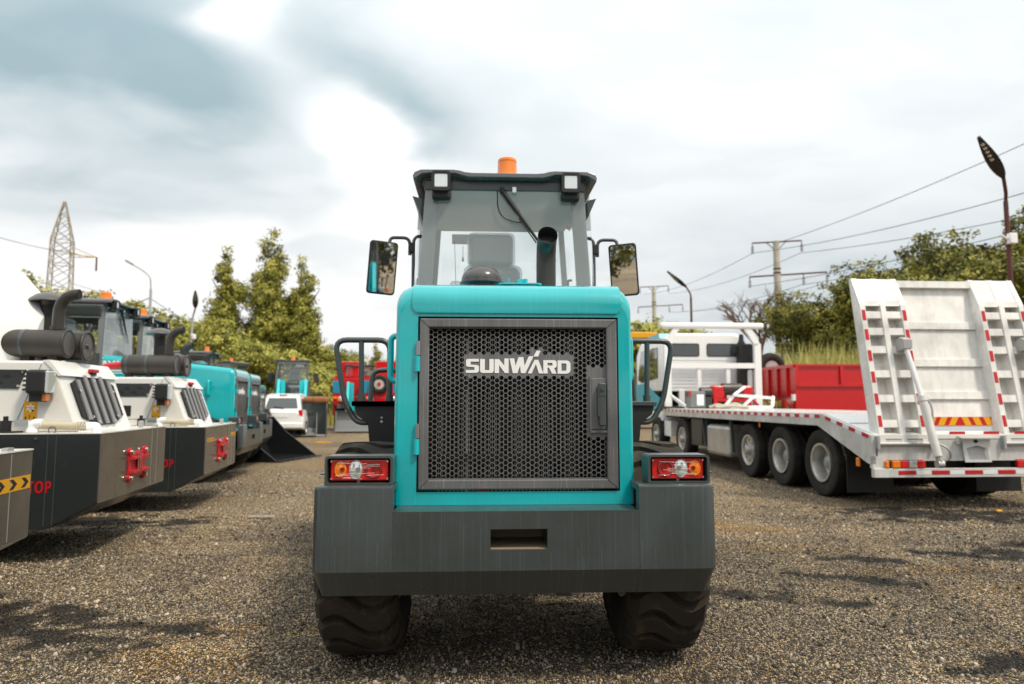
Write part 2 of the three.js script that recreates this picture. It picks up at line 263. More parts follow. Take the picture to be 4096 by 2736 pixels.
{
  const axis = (dense0, dense1, step, lo, hi) => { const a = []; for (let v = dense0; v <= dense1; v += step) a.push(v); let s = step, v = dense1; while (v < hi) { s *= 1.13; v += s; a.push(v); } s = step; v = dense0; while (v > lo) { s *= 1.13; v -= s; a.unshift(v); } return a; };
  const xs = axis(-7.5, 7.5, 0.075, -700, 700), zs = axis(-12, -1.8, 0.075, -800, 300), nx = xs.length, nz = zs.length, pos = [], col = [], uv = [], idx = [];
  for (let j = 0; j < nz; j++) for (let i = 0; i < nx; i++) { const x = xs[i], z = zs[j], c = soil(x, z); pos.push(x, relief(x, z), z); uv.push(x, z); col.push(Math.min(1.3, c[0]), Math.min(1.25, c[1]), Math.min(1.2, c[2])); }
  for (let j = 1; j < nz; j++) for (let i = 1; i < nx; i++) { const a = (j - 1) * nx + i - 1, b = a + 1, c = a + nx, d = c + 1; idx.push(a, c, b, b, c, d); }
  const g = new THREE.BufferGeometry(); g.setAttribute('position', new THREE.Float32BufferAttribute(pos, 3)); g.setAttribute('uv', new THREE.Float32BufferAttribute(uv, 2)); g.setAttribute('color', new THREE.Float32BufferAttribute(col, 3)); g.setIndex(idx); g.computeVertexNormals();
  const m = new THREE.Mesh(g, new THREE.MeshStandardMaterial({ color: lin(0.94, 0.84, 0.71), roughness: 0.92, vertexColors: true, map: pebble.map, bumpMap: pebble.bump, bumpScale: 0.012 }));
  m.name = 'ground'; m.receiveShadow = true; m.userData = { kind: 'structure', label: 'gravel yard of brown grey crushed stone' }; scene.add(m);
  // loose stones lying on the yard
  const st = new THREE.IcosahedronGeometry(1, 0).scale(1, 0.62, 0.8), N = 150000, im = new THREE.InstancedMesh(st, mat(1, 1, 1, 0.85), N), M4 = new THREE.Matrix4(), q = new THREE.Quaternion(), e = new THREE.Euler(), C = new THREE.Color();
  for (let i = 0; i < N; i++) {
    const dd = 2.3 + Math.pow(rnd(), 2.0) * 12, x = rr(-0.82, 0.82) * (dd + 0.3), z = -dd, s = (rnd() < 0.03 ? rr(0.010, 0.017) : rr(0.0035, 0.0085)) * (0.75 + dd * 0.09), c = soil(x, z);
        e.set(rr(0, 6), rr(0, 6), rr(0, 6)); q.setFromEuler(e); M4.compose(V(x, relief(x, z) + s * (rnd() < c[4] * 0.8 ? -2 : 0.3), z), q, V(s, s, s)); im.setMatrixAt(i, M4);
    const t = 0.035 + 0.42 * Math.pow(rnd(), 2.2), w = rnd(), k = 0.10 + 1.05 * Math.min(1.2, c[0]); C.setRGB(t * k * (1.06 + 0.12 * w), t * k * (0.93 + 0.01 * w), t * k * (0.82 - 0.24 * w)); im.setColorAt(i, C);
  }
  im.name = 'gravel'; im.userData = { kind: 'stuff', label: 'loose grey and tan gravel stones scattered over the yard', category: 'gravel' }; im.receiveShadow = true; scene.add(im);
}
// ---------------------------------------------------------------- wheels
function makeTyre(R, W, rimR, lugs, m) {
  const h = W / 2, base = lugs ? R - 0.04 : R, s = 0.10 * W, pr = [[rimR, -h * 0.72], [rimR + 0.03, -h * 0.86], [rimR + (R - rimR) * 0.45, -h], [base - s, -h * 0.96], [base - s * 0.25, -h * 0.86], [base, -h * 0.6]];
  const full = [...pr, ...(lugs ? [] : [-0.35, -0.30, -0.03, 0.03, 0.30, 0.35].map((t, i) => [i % 2 === (i < 2 ? 1 : i < 4 ? 0 : 1) ? base - 0.0 : base - 0.012, t * W])), ...pr.slice().reverse().map(([r, y]) => [r, -y])];
  const out = [lathe(full, 56).rotateZ(Math.PI / 2)];
  for (let i = 0; i < lugs; i++) {   // wavy cross bars
    const a0 = i / lugs * Math.PI * 2, n = 12, hw = 0.30 * Math.PI * 2 / lugs, rows = [];
    for (let k = 0; k <= n; k++) {
      const t = k / n * 2 - 1, x = t * h * 0.99, off = 0.50 * Math.PI * 2 / lugs * Math.sin(t * Math.PI * 1.1) * 0.75, e = Math.abs(t) > 0.86 ? (Math.abs(t) - 0.86) / 0.14 : 0, top = R - 0.012 * t * t - e * 0.05, bot = base - 0.012 - e * 0.045;
      const P = (a, r) => [x, r * Math.cos(a0 + off + a), r * Math.sin(a0 + off + a)];
      rows.push([P(-hw * 1.15, bot), P(-hw, top), P(hw, top), P(hw * 1.15, bot)]);
    }
    out.push(...loft(rows, true, true, 0.4));
  }
  return geo(out);
}
function wheel(parent, G, pos, turn = 0, tm = T.rubber, rm = T.rim) { const w = sub(parent, 'wheel', pos, [0, turn, 0]); same(w, 'tyre', G.tyre, tm, [0, 0, 0]); same(w, 'rim', G.rim, rm, [0, 0, 0]); if (G.hub) same(w, 'hub', G.hub, T.rim, [0, 0, 0]); return w; }
const dish = (r, depth, w) => lathe([[0.001, depth], [r * 0.35, depth], [r * 0.42, depth * 0.5], [r * 0.75, depth * 0.2], [r * 0.86, w / 2], [r, w / 2], [r, -w / 2], [r * 0.86, -w / 2], [r * 0.8, -w * 0.3], [0.001, -w * 0.3]], 32).rotateZ(-Math.PI / 2);
const loaderWheel = { tyre: makeTyre(0.595, 0.42, 0.31, 22, T.rubber), rim: geo(dish(0.31, 0.10, 0.34)) };

// ---------------------------------------------------------------- lettering of the grille plate
const LETTERS = [   // outlines in picture units of the plate, x right and y up from the lower left of the word
  [[[0, 0], [170, 0], [198, 8], [217, 30], [217, 100], [205, 122], [180, 130], [78, 136], [78, 187], [214, 187], [214, 232], [40, 232], [14, 224], [2, 205], [2, 128], [14, 108], [40, 100], [142, 96], [142, 45], [0, 45]]],
  [[[236, 230], [315, 230], [315, 45], [390, 45], [390, 230], [464, 230], [464, 35], [450, 8], [425, -2], [275, -2], [248, 8], [236, 32]]],
  [[[478, 228], [550, 228], [640, 120], [640, 240], [712, 240], [712, -3], [650, -3], [552, 130], [552, -3], [478, -3]]],
  [[[728, 242], [804, 242], [828, 118], [878, 264], [958, 264], [978, 120], [1050, 278], [1128, 278], [992, -4], [918, -4], [904, 120], [858, -4], [782, -4]]],
  [[[1128, 275], [1208, 275], [1246, 372], [1178, 372]]],
  [[[1032, -8], [1148, 218], [1210, 218], [1294, -8], [1218, -8], [1168, 150], [1096, -8]]],
  [[[1294, -8], [1294, 214], [1480, 214], [1508, 202], [1518, 176], [1518, 118], [1504, 92], [1476, 82], [1514, -10], [1440, -10], [1388, 90], [1364, 90], [1364, -8]], [[1364, 124], [1440, 124], [1448, 134], [1448, 160], [1440, 170], [1364, 170]]],
  [[[1534, -12], [1690, -12], [1728, 4], [1750, 40], [1750, 160], [1728, 194], [1690, 210], [1534, 210]], [[1598, 36], [1666, 36], [1682, 48], [1684, 146], [1668, 162], [1598, 162]]],
];

// ---------------------------------------------------------------- wheel loader (origin on the ground under its tail, forward is -z)
function makeLoader() {
  const L = new THREE.Group(); L.name = numbered('wheel_loader'); scene.add(L);
  // tail weight
  const y1 = 0.598, y0 = 0.466, zb = 0.055, zf = 0.14;
  const block = (xa, xb, top, r) => {
    const s = Math.sign(xa + xb), xo = s > 0 ? Math.max(xa, xb) : Math.min(xa, xb), xi = s > 0 ? Math.min(xa, xb) : Math.max(xa, xb), plan = (ins, zo) => {
      const p = [[xi, zo], [xo - s * r, zo]]; for (let i = 1; i <= 6; i++) { const t = i / 6 * Math.PI / 2; p.push([xo - s * r + s * (r - ins) * Math.sin(t), zo - r + r * Math.cos(t)]); } p.push([xo - s * ins, Math.min(zo - r - 0.002, 0.072)], [xi, Math.min(zo - r - 0.002, 0.072)]); return p;
    };
    const lev = [[y0, 0.03, zb + 0.002], [y1 - 0.012, 0.0, zf - 0.010], [y1, -0.003, zf], [top - 0.016, 0, zf], [top - 0.005, 0.005, zf - 0.005], [top, 0.016, zf - 0.016]];
    return [...loft(lev.map(([y, i, z]) => plan(i, z).map(([x, zz]) => [x, y, zz])), true, true, 0.5), bx(xi, xo - s * 0.03, top - 0.03, top - 0.002, -0.09, 0.075)];
  };
  const prof = ext([[-0.3, y0], [zb, y0], [zf - 0.0015, y1], [zf - 0.0015, 0.63], [-0.3, 0.63]], 1.2155, { plane: 'zy', at: 0.6078 });
  const slab = ext([[-0.6078, 0.63], [0.6078, 0.63], [0.6078, 0.884], [-0.6078, 0.884]], 0.30, { at: zf - 0.3015, holes: [[[-0.130, 0.698], [-0.130, 0.797], [0.150, 0.797], [0.150, 0.698]]] });
  part(L, 'counterweight', [block(-0.608, -0.998, 1.009, 0.055), block(0.608, 1.0, 1.009, 0.055), prof, slab], T.weight, { label: 'grey streaked steel tail weight' });
  part(L, 'tow_pocket', [bx(-0.15, 0.17, 0.68, 0.815, -0.18, -0.166), bx(-0.129, 0.149, 0.69, 0.7005, -0.165, 0.128)], T.sandDirt);
  for (const x of [-0.04, 0.19]) part(L, 'tail_bolt', [disc(0.012, 0.014, [x, 0.463, 0.0], 'z')], T.steel);
  part(L, 'tow_plate', [bx(0.21, 0.28, 0.44, 0.4655, -0.04, 0.02)], T.darkPaint);
  // tail lamps on the weight
  for (const s of [-1, 1]) {
    const xa = s < 0 ? -0.955 : 0.672, xb = s < 0 ? -0.618 : 0.99, ya = 1.010, dy = 0.016, dz = 0.125, hl = sub(L, 'tail_lamp', [0, dy, dz]), sub2 = (n, l, m) => part(hl, n, l, m);
    sub2('housing', [ext(rrect(xa, xb, 0.994, 1.134, [0, 0.018, 0.018, 0]), 0.14, { at: -0.19, holes: [rrect(xa + 0.012, xb - 0.012, 1.000, 1.123, 0.012).reverse()] }), bx(xa + 0.006, xb - 0.006, 0.998, 1.130, -0.2, -0.17)], T.rail);
    const x0 = xa + 0.024, x1 = xb - 0.024, w = x1 - x0;
    sub2('red_lens', [rbox(w, 0.106, 0.03, (x0 + x1) / 2, 1.063, -0.088, 0.008)], T.red);
    const at = (t) => s < 0 ? x0 + w * t : x1 - w * t, dome = (x, r) => new THREE.SphereGeometry(r, 20, 10, 0, Math.PI * 2, 0, Math.PI / 2).rotateX(Math.PI / 2).scale(0.78, 1.08, 0.30).translate(x, 1.065, -0.0735);
    sub2('amber_lens', [dome(at(0.17), 0.040)], T.amber); sub2('amber_lens_ring', [ring(0.031, 0.003, [0, 0, 0]).scale(0.8, 1.08, 1).translate(at(0.17), 1.065, -0.066)], T.orange);
    sub2('clear_lens', [dome(at(0.44), 0.042)], T.clear); sub2('clear_lens_ring', [ring(0.042, 0.0022, [0, 0, 0]).scale(0.8, 1.08, 1).translate(at(0.44), 1.065, -0.072)], T.chrome);
    sub2('dark_reflector', [ring(0.036, 0.007, [at(0.74), 1.061, -0.0715], 'z', 24)], T.redDark); sub2('reflector_centre', [disc(0.016, 0.006, [at(0.76), 1.069, -0.0715], 'z')], T.redDark);
    for (const t of [0.44, 0.17]) sub2('bulb_socket', [disc(0.011, 0.005, [at(t) - s * 0.012, 1.067, -0.0605], 'z')], t > 0.3 ? T.pillar : T.redDark);
    for (const [u, v] of [[0.02, 1.106], [0.98, 1.106], [0.02, 1.020], [0.98, 1.020]]) sub2('screw', [disc(0.0055, 0.008, [x0 + w * u, v, -0.071], 'z', 8)], T.chrome);
    { const f = []; for (let i = 0; i < 16; i++) { const x = rr(x0 + 0.02, x1 - 0.1), y = rr(1.022, 1.105), l = rr(0.03, 0.09), t = rr(-0.06, 0.06); f.push(bar([x, y, -0.0605], [x + l, y + l * t, -0.0605], 0.0011, 0.0006)); } const fm = part(hl, 'film_creases', f, T.paperWhite); fm.userData.kind = 'stuff'; }
    sub2('bracket', [bx((x0 + x1) / 2 - 0.01, (x0 + x1) / 2 + 0.004, 0.99, 1.012, -0.10, -0.065)], T.rail);
    sub2('side_tab', [ext(rrect(s < 0 ? xa - 0.04 : xb, s < 0 ? xa : xb + 0.04, 0.12, 0.24, 0.01), 0.006, { plane: 'xz', at: 1.035 }), bx(s < 0 ? xa - 0.012 : xb, s < 0 ? xa : xb + 0.012, 0.99, 1.035, -0.24, -0.12)], T.rail);
  }
  // hood shell: rounded section, rising forward to the cab, rounded tail edge
  const yb = 0.885, z0 = -0.06, hood = [], secs = [];
  for (let i = 0; i <= 7; i++) { const t = i / 7 * Math.PI / 2; secs.push([z0 - 0.13 * (1 - Math.cos(t)), 0.105 * (1 - Math.sin(t)), 0.022 * (1 - Math.sin(Math.min(Math.PI / 2, t * 1.6)))]); }
  for (const z of [-0.5, -1.0, -1.5, -2.0]) secs.push([z, 0, 0]);
  const topY = (z) => 2.052 + 0.118 * (-z - 0.19) / 0.9;
  for (const [z, it, is] of secs) {
    const w = 0.638 - is, top = Math.min(topY(Math.min(z, -0.19)), 2.27) - it, r = 0.10, p = [[-w, yb, z], [-w + 0.002, 1.4, z]];
    for (let i = 0; i <= 6; i++) { const a = Math.PI - i / 6 * Math.PI / 2; p.push([-w + 0.006 + r + Math.cos(a) * r, top - r + Math.sin(a) * r, z]); }
    p.push([-0.3, top + 0.004, z], [0, top + 0.006, z], [0.3, top + 0.004, z]);
    for (let i = 0; i <= 6; i++) { const a = Math.PI / 2 - i / 6 * Math.PI / 2; p.push([w - 0.006 - r + Math.cos(a) * r, top - r + Math.sin(a) * r, z]); }
    p.push([w - 0.002, 1.4, z], [w, yb, z]); hood.push(p);
  }
  const face = ext(hood[0].map((p) => [p[0], p[1]]), 0.02, { at: z0 - 0.0195, holes: [[[-0.512, 0.953], [-0.512, 1.871], [0.554, 1.871], [0.554, 0.953]]] });
  const jamb = [bx(-0.512, 0.554, 0.945, 0.953, -0.16, -0.07), bx(-0.52, -0.512, 0.945, 1.88, -0.16, -0.07), bx(0.554, 0.562, 0.945, 1.88, -0.16, -0.07), bx(-0.52, 0.56, 1.871, 1.88, -0.16, -0.07)];
  part(L, 'hood', [...loft(hood, false, false, 0.7), face, jamb, bx(-0.62, 0.62, 0.885, 0.893, -0.3, -0.062)], T.teal, { label: 'glossy turquoise engine hood' });
  for (const x of [-0.521, 0.559]) part(L, 'weld_seam', [bx(x, x + 0.005, 0.887, 0.951, -0.0605, -0.058)], T.tealPlain);
  {   // rounded cap panel across the tail of the hood
    const rows = [], path = [[1.886, -0.054], [1.888, -0.0525], [1.893, -0.052], [1.90, -0.0515], [1.915, -0.0515], [1.935, -0.0515]];
    for (let i = 0; i <= 8; i++) { const t = i / 8 * Math.PI / 2; path.push([1.947 + 0.113 * Math.sin(t), -0.0515 - 0.135 * (1 - Math.cos(t))]); }
    path.push([topY(-0.5) + 0.008, -0.5], [topY(-0.9) + 0.008, -0.9]);
    for (const [y, z] of path) { const k = Math.max(0, 1.935 - y) / 0.05, ins = 0.05 * (1 - Math.sqrt(Math.max(0, 1 - k * k))), x0 = -0.545 + ins, x1 = 0.572 - ins, row = []; for (let i = 0; i <= 8; i++) row.push([x0 + (x1 - x0) * i / 8, y, z]); rows.push(row); }
    part(L, 'hood_cap', loft(rows, false, false, 0.6), T.teal);
  }
  for (const s of [-1, 1]) part(L, 'hood_grab_handle', [tube([[s * 0.63, 1.80, -0.42], [s * 0.70, 1.80, -0.42], [s * 0.70, 1.54, -0.42], [s * 0.63, 1.54, -0.42]], 0.018, 0.065, 10)], T.tealPlain);
  for (const s of [-1, 1]) {   // side panel creases, louvres and lettering
    part(L, 'side_vent', [0, 1, 2, 3, 4, 5].map((i) => bx(s * 0.637, s * 0.646, 1.30 + i * 0.06, 1.33 + i * 0.06, -1.02, -0.84)), T.black);
    part(L, 'side_crease', [bar([s * 0.638, 1.72, -0.36], [s * 0.638, 1.40, -0.62], 0.012, 0.014), bar([s * 0.638, 1.40, -0.62], [s * 0.638, 1.05, -0.36], 0.012, 0.014), tube([[s * 0.638, 1.62, -0.74], [s * 0.66, 1.62, -0.74], [s * 0.66, 1.42, -0.74], [s * 0.638, 1.42, -0.74]], 0.012, 0.02, 6)], T.tealPlain);
    part(L, 'panel_joint', [bx(s * 0.6375, s * 0.6405, 0.9, 2.05, -1.30, -1.292)], T.interior);
    const g = words('MYK', 0.135, 0.004); g.applyMatrix4(new THREE.Matrix4().makeShear(0, 0, -0.25, 0, 0, 0)); g.rotateY(s * Math.PI / 2).translate(s * 0.6395, 2.02, -1.77);
    part(L, 'side_lettering', [g, bx(s * 0.638, s * 0.6425, 1.965, 1.985, -1.88, -1.62), bx(s * 0.638, s * 0.6425, 1.925, 1.94, -1.86, -1.62)], T.paperWhite, { label: 'white lettering on the hood side' });
  }
  // grille door
  const door = sub(L, 'grille_door');
  part(door, 'frame', [ext([[-0.503, 0.966], [0.545, 0.966], [0.545, 1.860], [-0.503, 1.860]], 0.05, { at: -0.096, bevel: 0.006, holes: [[[-0.452, 1.016], [-0.452, 1.812], [0.488, 1.812], [0.488, 1.016]]] })], T.door);
  for (const [a, b, c, d] of [[-0.503, 0.966, -0.452, 1.016], [0.545, 0.966, 0.488, 1.016], [-0.503, 1.86, -0.452, 1.812], [0.545, 1.86, 0.488, 1.812]]) part(door, 'mitre_joint', [bar([a * 0.99 + c * 0.01, b * 0.99 + d * 0.01, -0.0456], [c, d, -0.0456], 0.003, 0.002)], T.darkPaint);
  {   // hexagon mesh plate: every cell is a rim round an open hole, or blank behind the lettering and the latch
    const R = 0.01556, r = 0.0131, px = R * 1.5, py = R * Math.sqrt(3), pos = [], zf = -0.066, zk = -0.070;
    const hx = (cx, cy, q, k) => { const a = k * Math.PI / 3; return [cx + q * Math.cos(a), cy + q * Math.sin(a)]; };
    for (let i = 0; i < 41; i++) for (let j = 0; j < 31; j++) {
      const cx = -0.4445 + i * px, cy = 1.022 + 0.012 + (j + (i % 2) * 0.5) * py; if (cx > 0.495 || cy > 1.802) continue;
      const logo = cx > -0.272 && cx < 0.303 && cy > 1.548 && cy < 1.668 || (cx > 0.086 && cx < 0.15 && cy > 1.6 && cy < 1.70), latch = cx > 0.375 && cy > 1.235 && cy < 1.60, low = cy < 1.03 && false;
      for (let k = 0; k < 6; k++) {
        const A = hx(cx, cy, R * 1.002, k), B = hx(cx, cy, R * 1.002, k + 1), a = hx(cx, cy, r, k), b = hx(cx, cy, r, k + 1);
        if (logo || latch || low) { pos.push(cx, cy, zf, ...A, zf, ...B, zf); continue; }
        pos.push(...A, zf, ...B, zf, ...b, zf, ...A, zf, ...b, zf, ...a, zf);
        pos.push(...a, zf, ...b, zf, ...b, zk, ...a, zf, ...b, zk, ...a, zk);
      }
    }
    const g = new THREE.BufferGeometry(); g.setAttribute('position', new THREE.Float32BufferAttribute(pos, 3)); g.computeVertexNormals();
    part(door, 'hexagon_mesh', [g, bx(-0.46, 0.50, 1.004, 1.022, -0.070, -0.0655), bx(-0.46, 0.50, 1.808, 1.822, -0.070, -0.0655)], T.door, { label: 'grey sheet punched with hexagon holes' });
  }
  const lx = -0.259, ly = 1.5725, lk = 0.556 / 1750;
  LETTERS.forEach(([o, h]) => part(door, 'letter', [ext(o.map(([x, y]) => [lx + x * lk, ly + y * lk]), 0.003, { at: -0.0658, holes: h ? [h.map(([x, y]) => [lx + x * lk, ly + y * lk])] : [] })], T.paperWhite));
  part(door, 'latch_plate', [bx(0.405, 0.49, 1.275, 1.545, -0.075, -0.058, 0.004), bx(0.398, 0.405, 1.265, 1.555, -0.075, -0.05), bx(0.398, 0.49, 1.258, 1.268, -0.075, -0.05)], T.door);
  part(door, 'latch_lever', [rbox(0.036, 0.225, 0.022, 0.462, 1.405, -0.040, 0.008), rbox(0.040, 0.075, 0.03, 0.462, 1.482, -0.042, 0.008), rbox(0.014, 0.16, 0.03, 0.443, 1.42, -0.046, 0.005), disc(0.013, 0.034, [0.462, 1.492, -0.038], 'z')], T.rail);
  for (const y of [1.66, 1.228]) { const h = sub(door, 'hinge'); part(h, 'steel_barrel', [disc(0.0125, 0.075, [-0.508, y + 0.041, -0.046]), bx(-0.508, -0.497, y + 0.005, y + 0.078, -0.05, -0.044)], T.steel); part(h, 'painted_barrel', [disc(0.0135, 0.080, [-0.512, y - 0.041, -0.047]), bx(-0.53, -0.512, y - 0.08, y - 0.002, -0.055, -0.047)], T.tealPlain); }
  part(L, 'radiator', [bx(-0.50, 0.545, 0.90, 1.87, -0.26, -0.25)], T.interior);
  { const f = []; for (let x = -0.405; x < 0.43; x += 0.0205) f.push(bx(x, x + 0.0032, 0.93, 1.77, -0.165, -0.16)); f.push(bx(-0.258, -0.248, 0.93, 1.75, -0.16, -0.155)); part(L, 'radiator_fins', f, T.fin); }
  part(L, 'radiator_shroud', [bx(-0.5, 0.54, 1.505, 1.535, -0.15, -0.10), bx(-0.5, 0.54, 1.115, 1.14, -0.15, -0.10), bx(-0.51, -0.42, 0.95, 1.87, -0.21, -0.2), bx(0.43, 0.55, 0.95, 1.87, -0.21, -0.2), bx(-0.51, 0.55, 1.73, 1.87, -0.2, -0.19)], T.interior);
  part(L, 'red_cap', [bx(-0.195, -0.135, 0.945, 0.965, -0.14, -0.10)], T.redTape);
  part(L, 'engine_block', [bx(-0.55, 0.55, 0.75, 1.75, -1.9, -0.35), bx(-0.5, 0.5, 0.7, 0.9, -0.4, -0.2), bx(-0.40, 0.40, 0.35, 0.8, -2.2, -0.5)], T.interior);
  part(L, 'rear_axle', [disc(0.13, 1.3, [0, 0.585, -0.575], 'x'), new THREE.SphereGeometry(0.2, 16, 10).translate(0, 0.585, -0.575)], T.darkPaint);
  for (const s of [-1, 1]) wheel(L, loaderWheel, [s * 0.815, 0.59, -0.575], s > 0 ? 0 : Math.PI, T.rubberDust);
  for (const s of [-1, 1]) wheel(L, loaderWheel, [s * 0.855, 0.59, -3.3], s > 0 ? 0 : Math.PI, T.rubberDust);
  // on the hood
  part(L, 'exhaust_pipe', [sweep([[0.262, 1.95, -1.0], [0.262, 2.15, -1.0], [0.262, 2.34, -1.0], [0.262, 2.41, -0.992], [0.262, 2.465, -0.968], [0.262, 2.50, -0.925], [0.262, 2.52, -0.87]].map((p) => V(...p)), 0.066, 20, true)], T.muffler);
  part(L, 'exhaust_mouth', [disc(0.064, 0.004, [0, 0, 0], 'z', 20).rotateX(-0.7).translate(0.262, 2.495, -0.928)], T.interior);
  part(L, 'air_intake_cap', [lathe([[0.001, 2.335], [0.05, 2.33], [0.10, 2.308], [0.13, 2.272], [0.138, 2.248], [0.137, 2.228], [0.15, 2.222], [0.15, 2.213], [0.08, 2.206], [0.07, 2.10], [0.001, 2.10]], 32).translate(-0.172, 0, -1.02)], T.capGrey);
  part(L, 'filler_flap', [ext(rrect(-0.07, 0.20, -0.11, 0.11, 0.03), 0.008, { plane: 'xz', at: 2.15 }).rotateX(0.0).translate(0, 0.0, -0.75), bx(0.05, 0.09, 2.156, 2.185, -0.70, -0.66), disc(0.012, 0.03, [0.10, 2.17, -0.66]), rod([-0.005, 2.16, -0.65], [-0.005, 2.19, -0.65], 0.004)], T.tealPlain);
  // platforms, guards and hand rails beside the cab
  for (const s of [-1, 1]) {
    const q = (p) => [s * p[0], p[1], p[2]];
    const st = sub(L, 'step_platform');
    part(st, 'platform_plate', [ext(rrect(0.70, 1.075, 1.25, 1.75, 0.02), 0.034, { plane: 'xz', at: 1.39, bevel: 0.006 }).applyMatrix4(new THREE.Matrix4().makeScale(s, 1, 1))], T.rail);
    part(st, 'guard_plate', loft([[[0.66, 1.389, -1.27], [1.055, 1.389, -1.27], [1.055, 1.389, -1.73], [0.66, 1.389, -1.73]], [[0.66, 1.33, -1.27], [1.04, 1.33, -1.27], [1.04, 1.33, -1.73], [0.66, 1.33, -1.73]], [[0.66, 1.27, -1.27], [0.96, 1.27, -1.27], [0.96, 1.27, -1.73], [0.66, 1.27, -1.73]], [[0.66, 1.10, -1.28], [0.945, 1.10, -1.28], [0.945, 1.10, -1.73], [0.66, 1.10, -1.73]], [[0.66, 0.70, -1.30], [0.92, 0.70, -1.30], [0.92, 0.70, -1.73], [0.66, 0.70, -1.73]]].map((r) => r.map(q)), true, true, 0.3), T.black);
    part(st, 'bolt', [disc(0.008, 0.012, q([0.865, 1.31, -1.27]), 'z', 8), disc(0.01, 0.012, q([0.865, 1.283, -1.27]), 'z', 8)], T.steel);
    const hr = sub(L, 'hand_rail');
    part(hr, 'outer_loop', [tube([[0.94, 1.275, -1.30], [1.045, 1.275, -1.30], [1.13, 1.42, -1.30], [1.205, 1.855, -1.30], [0.818, 1.855, -1.30], [0.818, 1.425, -1.30]].map(q), 0.020, 0.085, 10)], T.rail);
    part(hr, 'middle_post', [rod(q([1.012, 1.425, -1.30]), q([1.020, 1.845, -1.30]), 0.0185)], T.rail);
    for (const x of [1.012, 0.818]) part(hr, 'post_socket', [disc(0.027, 0.045, q([x, 1.445, -1.30]), 'y')], T.rail);
    part(hr, 'inner_loop', [tube([[1.01, 1.425, -1.68], [1.0, 1.655, -1.68], [0.80, 1.665, -1.68], [0.80, 1.425, -1.68]].map(q), 0.0185, 0.07, 10)], T.rail);
    for (const y of [0.55, 0.95]) part(st, 'ladder_rung', [bx(s * 0.72, s * 1.0, y, y + 0.03, -1.75, -1.6)], T.black);
  }
  // cab
  const zr = -1.9, zq = -3.3, gl = [[-0.63, 3.15], [0.668, 3.15], [0.738, 2.10], [-0.70, 2.10]];
  const roofP = [[-0.72, 3.195], [-0.725, 3.225], [-0.71, 3.255], [-0.66, 3.275], [-0.40, 3.278], [-0.35, 3.272], [-0.31, 3.260], [-0.25, 3.254], [0.27, 3.254], [0.33, 3.260], [0.37, 3.272], [0.42, 3.278], [0.69, 3.275], [0.745, 3.255], [0.76, 3.225], [0.755, 3.195], [0.68, 3.240], [0.62, 3.246], [0.42, 3.246], [0.38, 3.232], [0.32, 3.218], [-0.28, 3.218], [-0.34, 3.232], [-0.38, 3.246], [-0.60, 3.246], [-0.65, 3.240]];
  part(L, 'cab_roof', [ext(roofP, 1.62, { at: -3.42, bevel: 0.006 }), bx(-0.65, 0.685, 3.17, 3.245, -3.32, -1.90)], T.roof);
  for (const s of [-1, 1]) part(L, 'roof_gutter', [ext(s < 0 ? [[-0.74, 3.10], [-0.66, 3.08], [-0.672, 2.94]] : [[0.777, 3.10], [0.70, 3.08], [0.712, 2.95]], 0.9, { at: -2.85 })], T.rail);
  part(L, 'rear_header', [bx(-0.64, 0.676, 3.135, 3.215, -1.915, -1.885, 0.008)], T.rail);
  part(L, 'headliner', [bx(-0.63, 0.66, 3.145, 3.168, -3.28, -1.94)], T.liner);
  part(L, 'rear_window', [ext(gl, 0.006, { at: zr })], T.tint);
  part(L, 'windscreen', [ext([[-0.62, 3.14], [0.65, 3.14], [0.70, 1.75], [-0.67, 1.75]], 0.006, { at: zq })], T.glass);
  for (const s of [-1, 1]) {
    const xt = s < 0 ? -0.628 : 0.666, xb2 = s < 0 ? -0.735 : 0.775, ix = s * -1;
    for (const [z, w, nm] of [[zr - 0.05, 0.105, 'rear_pillar'], [zq + 0.03, 0.05, 'front_pillar']]) part(L, nm, [bar([xt + ix * w * 0.5, 3.15, z], [xb2 + ix * w * 0.5, 1.5, z], w, 0.07)], T.pillar);
    part(L, 'side_window', [ext([[-3.27, 3.12], [-2.0, 3.12], [-2.0, 2.2], [-3.27, 1.9]], 0.005, { plane: 'zy', at: 0 }).rotateZ(s * 0.047).translate(s < 0 ? -0.83 : 0.875, 0.03, 0)], T.glass);
    part(L, 'cab_side', [bx(xb2 - s * 0.02, xb2, 1.45, s < 0 ? 2.2 : 2.2, -3.3, -1.93)], T.rail);
    part(L, 'door_handle_bar', [tube([[xb2 - s * 0.06, 2.15, -3.0], [xb2 - s * 0.1, 2.15, -3.0], [xb2 - s * 0.1, 2.6, -3.0], [xb2 - s * 0.06, 2.6, -3.0]], 0.012, 0.05, 8)], T.rail);
  }
  part(L, 'cab_floor', [bx(-0.7, 0.73, 1.4, 1.46, -3.3, -1.92), bx(-0.7, 0.735, 1.45, 2.28, -1.98, -1.93)], T.rail);
  const st = sub(L, 'operator_seat');
  part(st, 'seat_back', [rbox(0.41, 0.30, 0.12, -0.085, 2.80, -2.62, 0.055, 4), rbox(0.50, 0.30, 0.16, -0.065, 2.50, -2.64, 0.07, 4)], T.seat);
  part(st, 'seat_cushion', [rbox(0.5, 0.14, 0.5, -0.06, 2.08, -2.85, 0.05, 3), bx(-0.2, 0.1, 1.46, 2.05, -2.95, -2.7)], T.seat);
  part(st, 'plastic_cover', [rbox(0.44, 0.33, 0.15, -0.08, 2.80, -2.62, 0.06, 3), rbox(0.54, 0.33, 0.19, -0.065, 2.50, -2.64, 0.07, 3)], T.film);
  part(L, 'steering_column', [bar([-0.05, 1.5, -3.2], [-0.05, 2.25, -3.0], 0.08), ring(0.2, 0.016, [0, 0, 0], 'y').rotateX(0.35).translate(-0.05, 2.3, -2.95)], T.black);
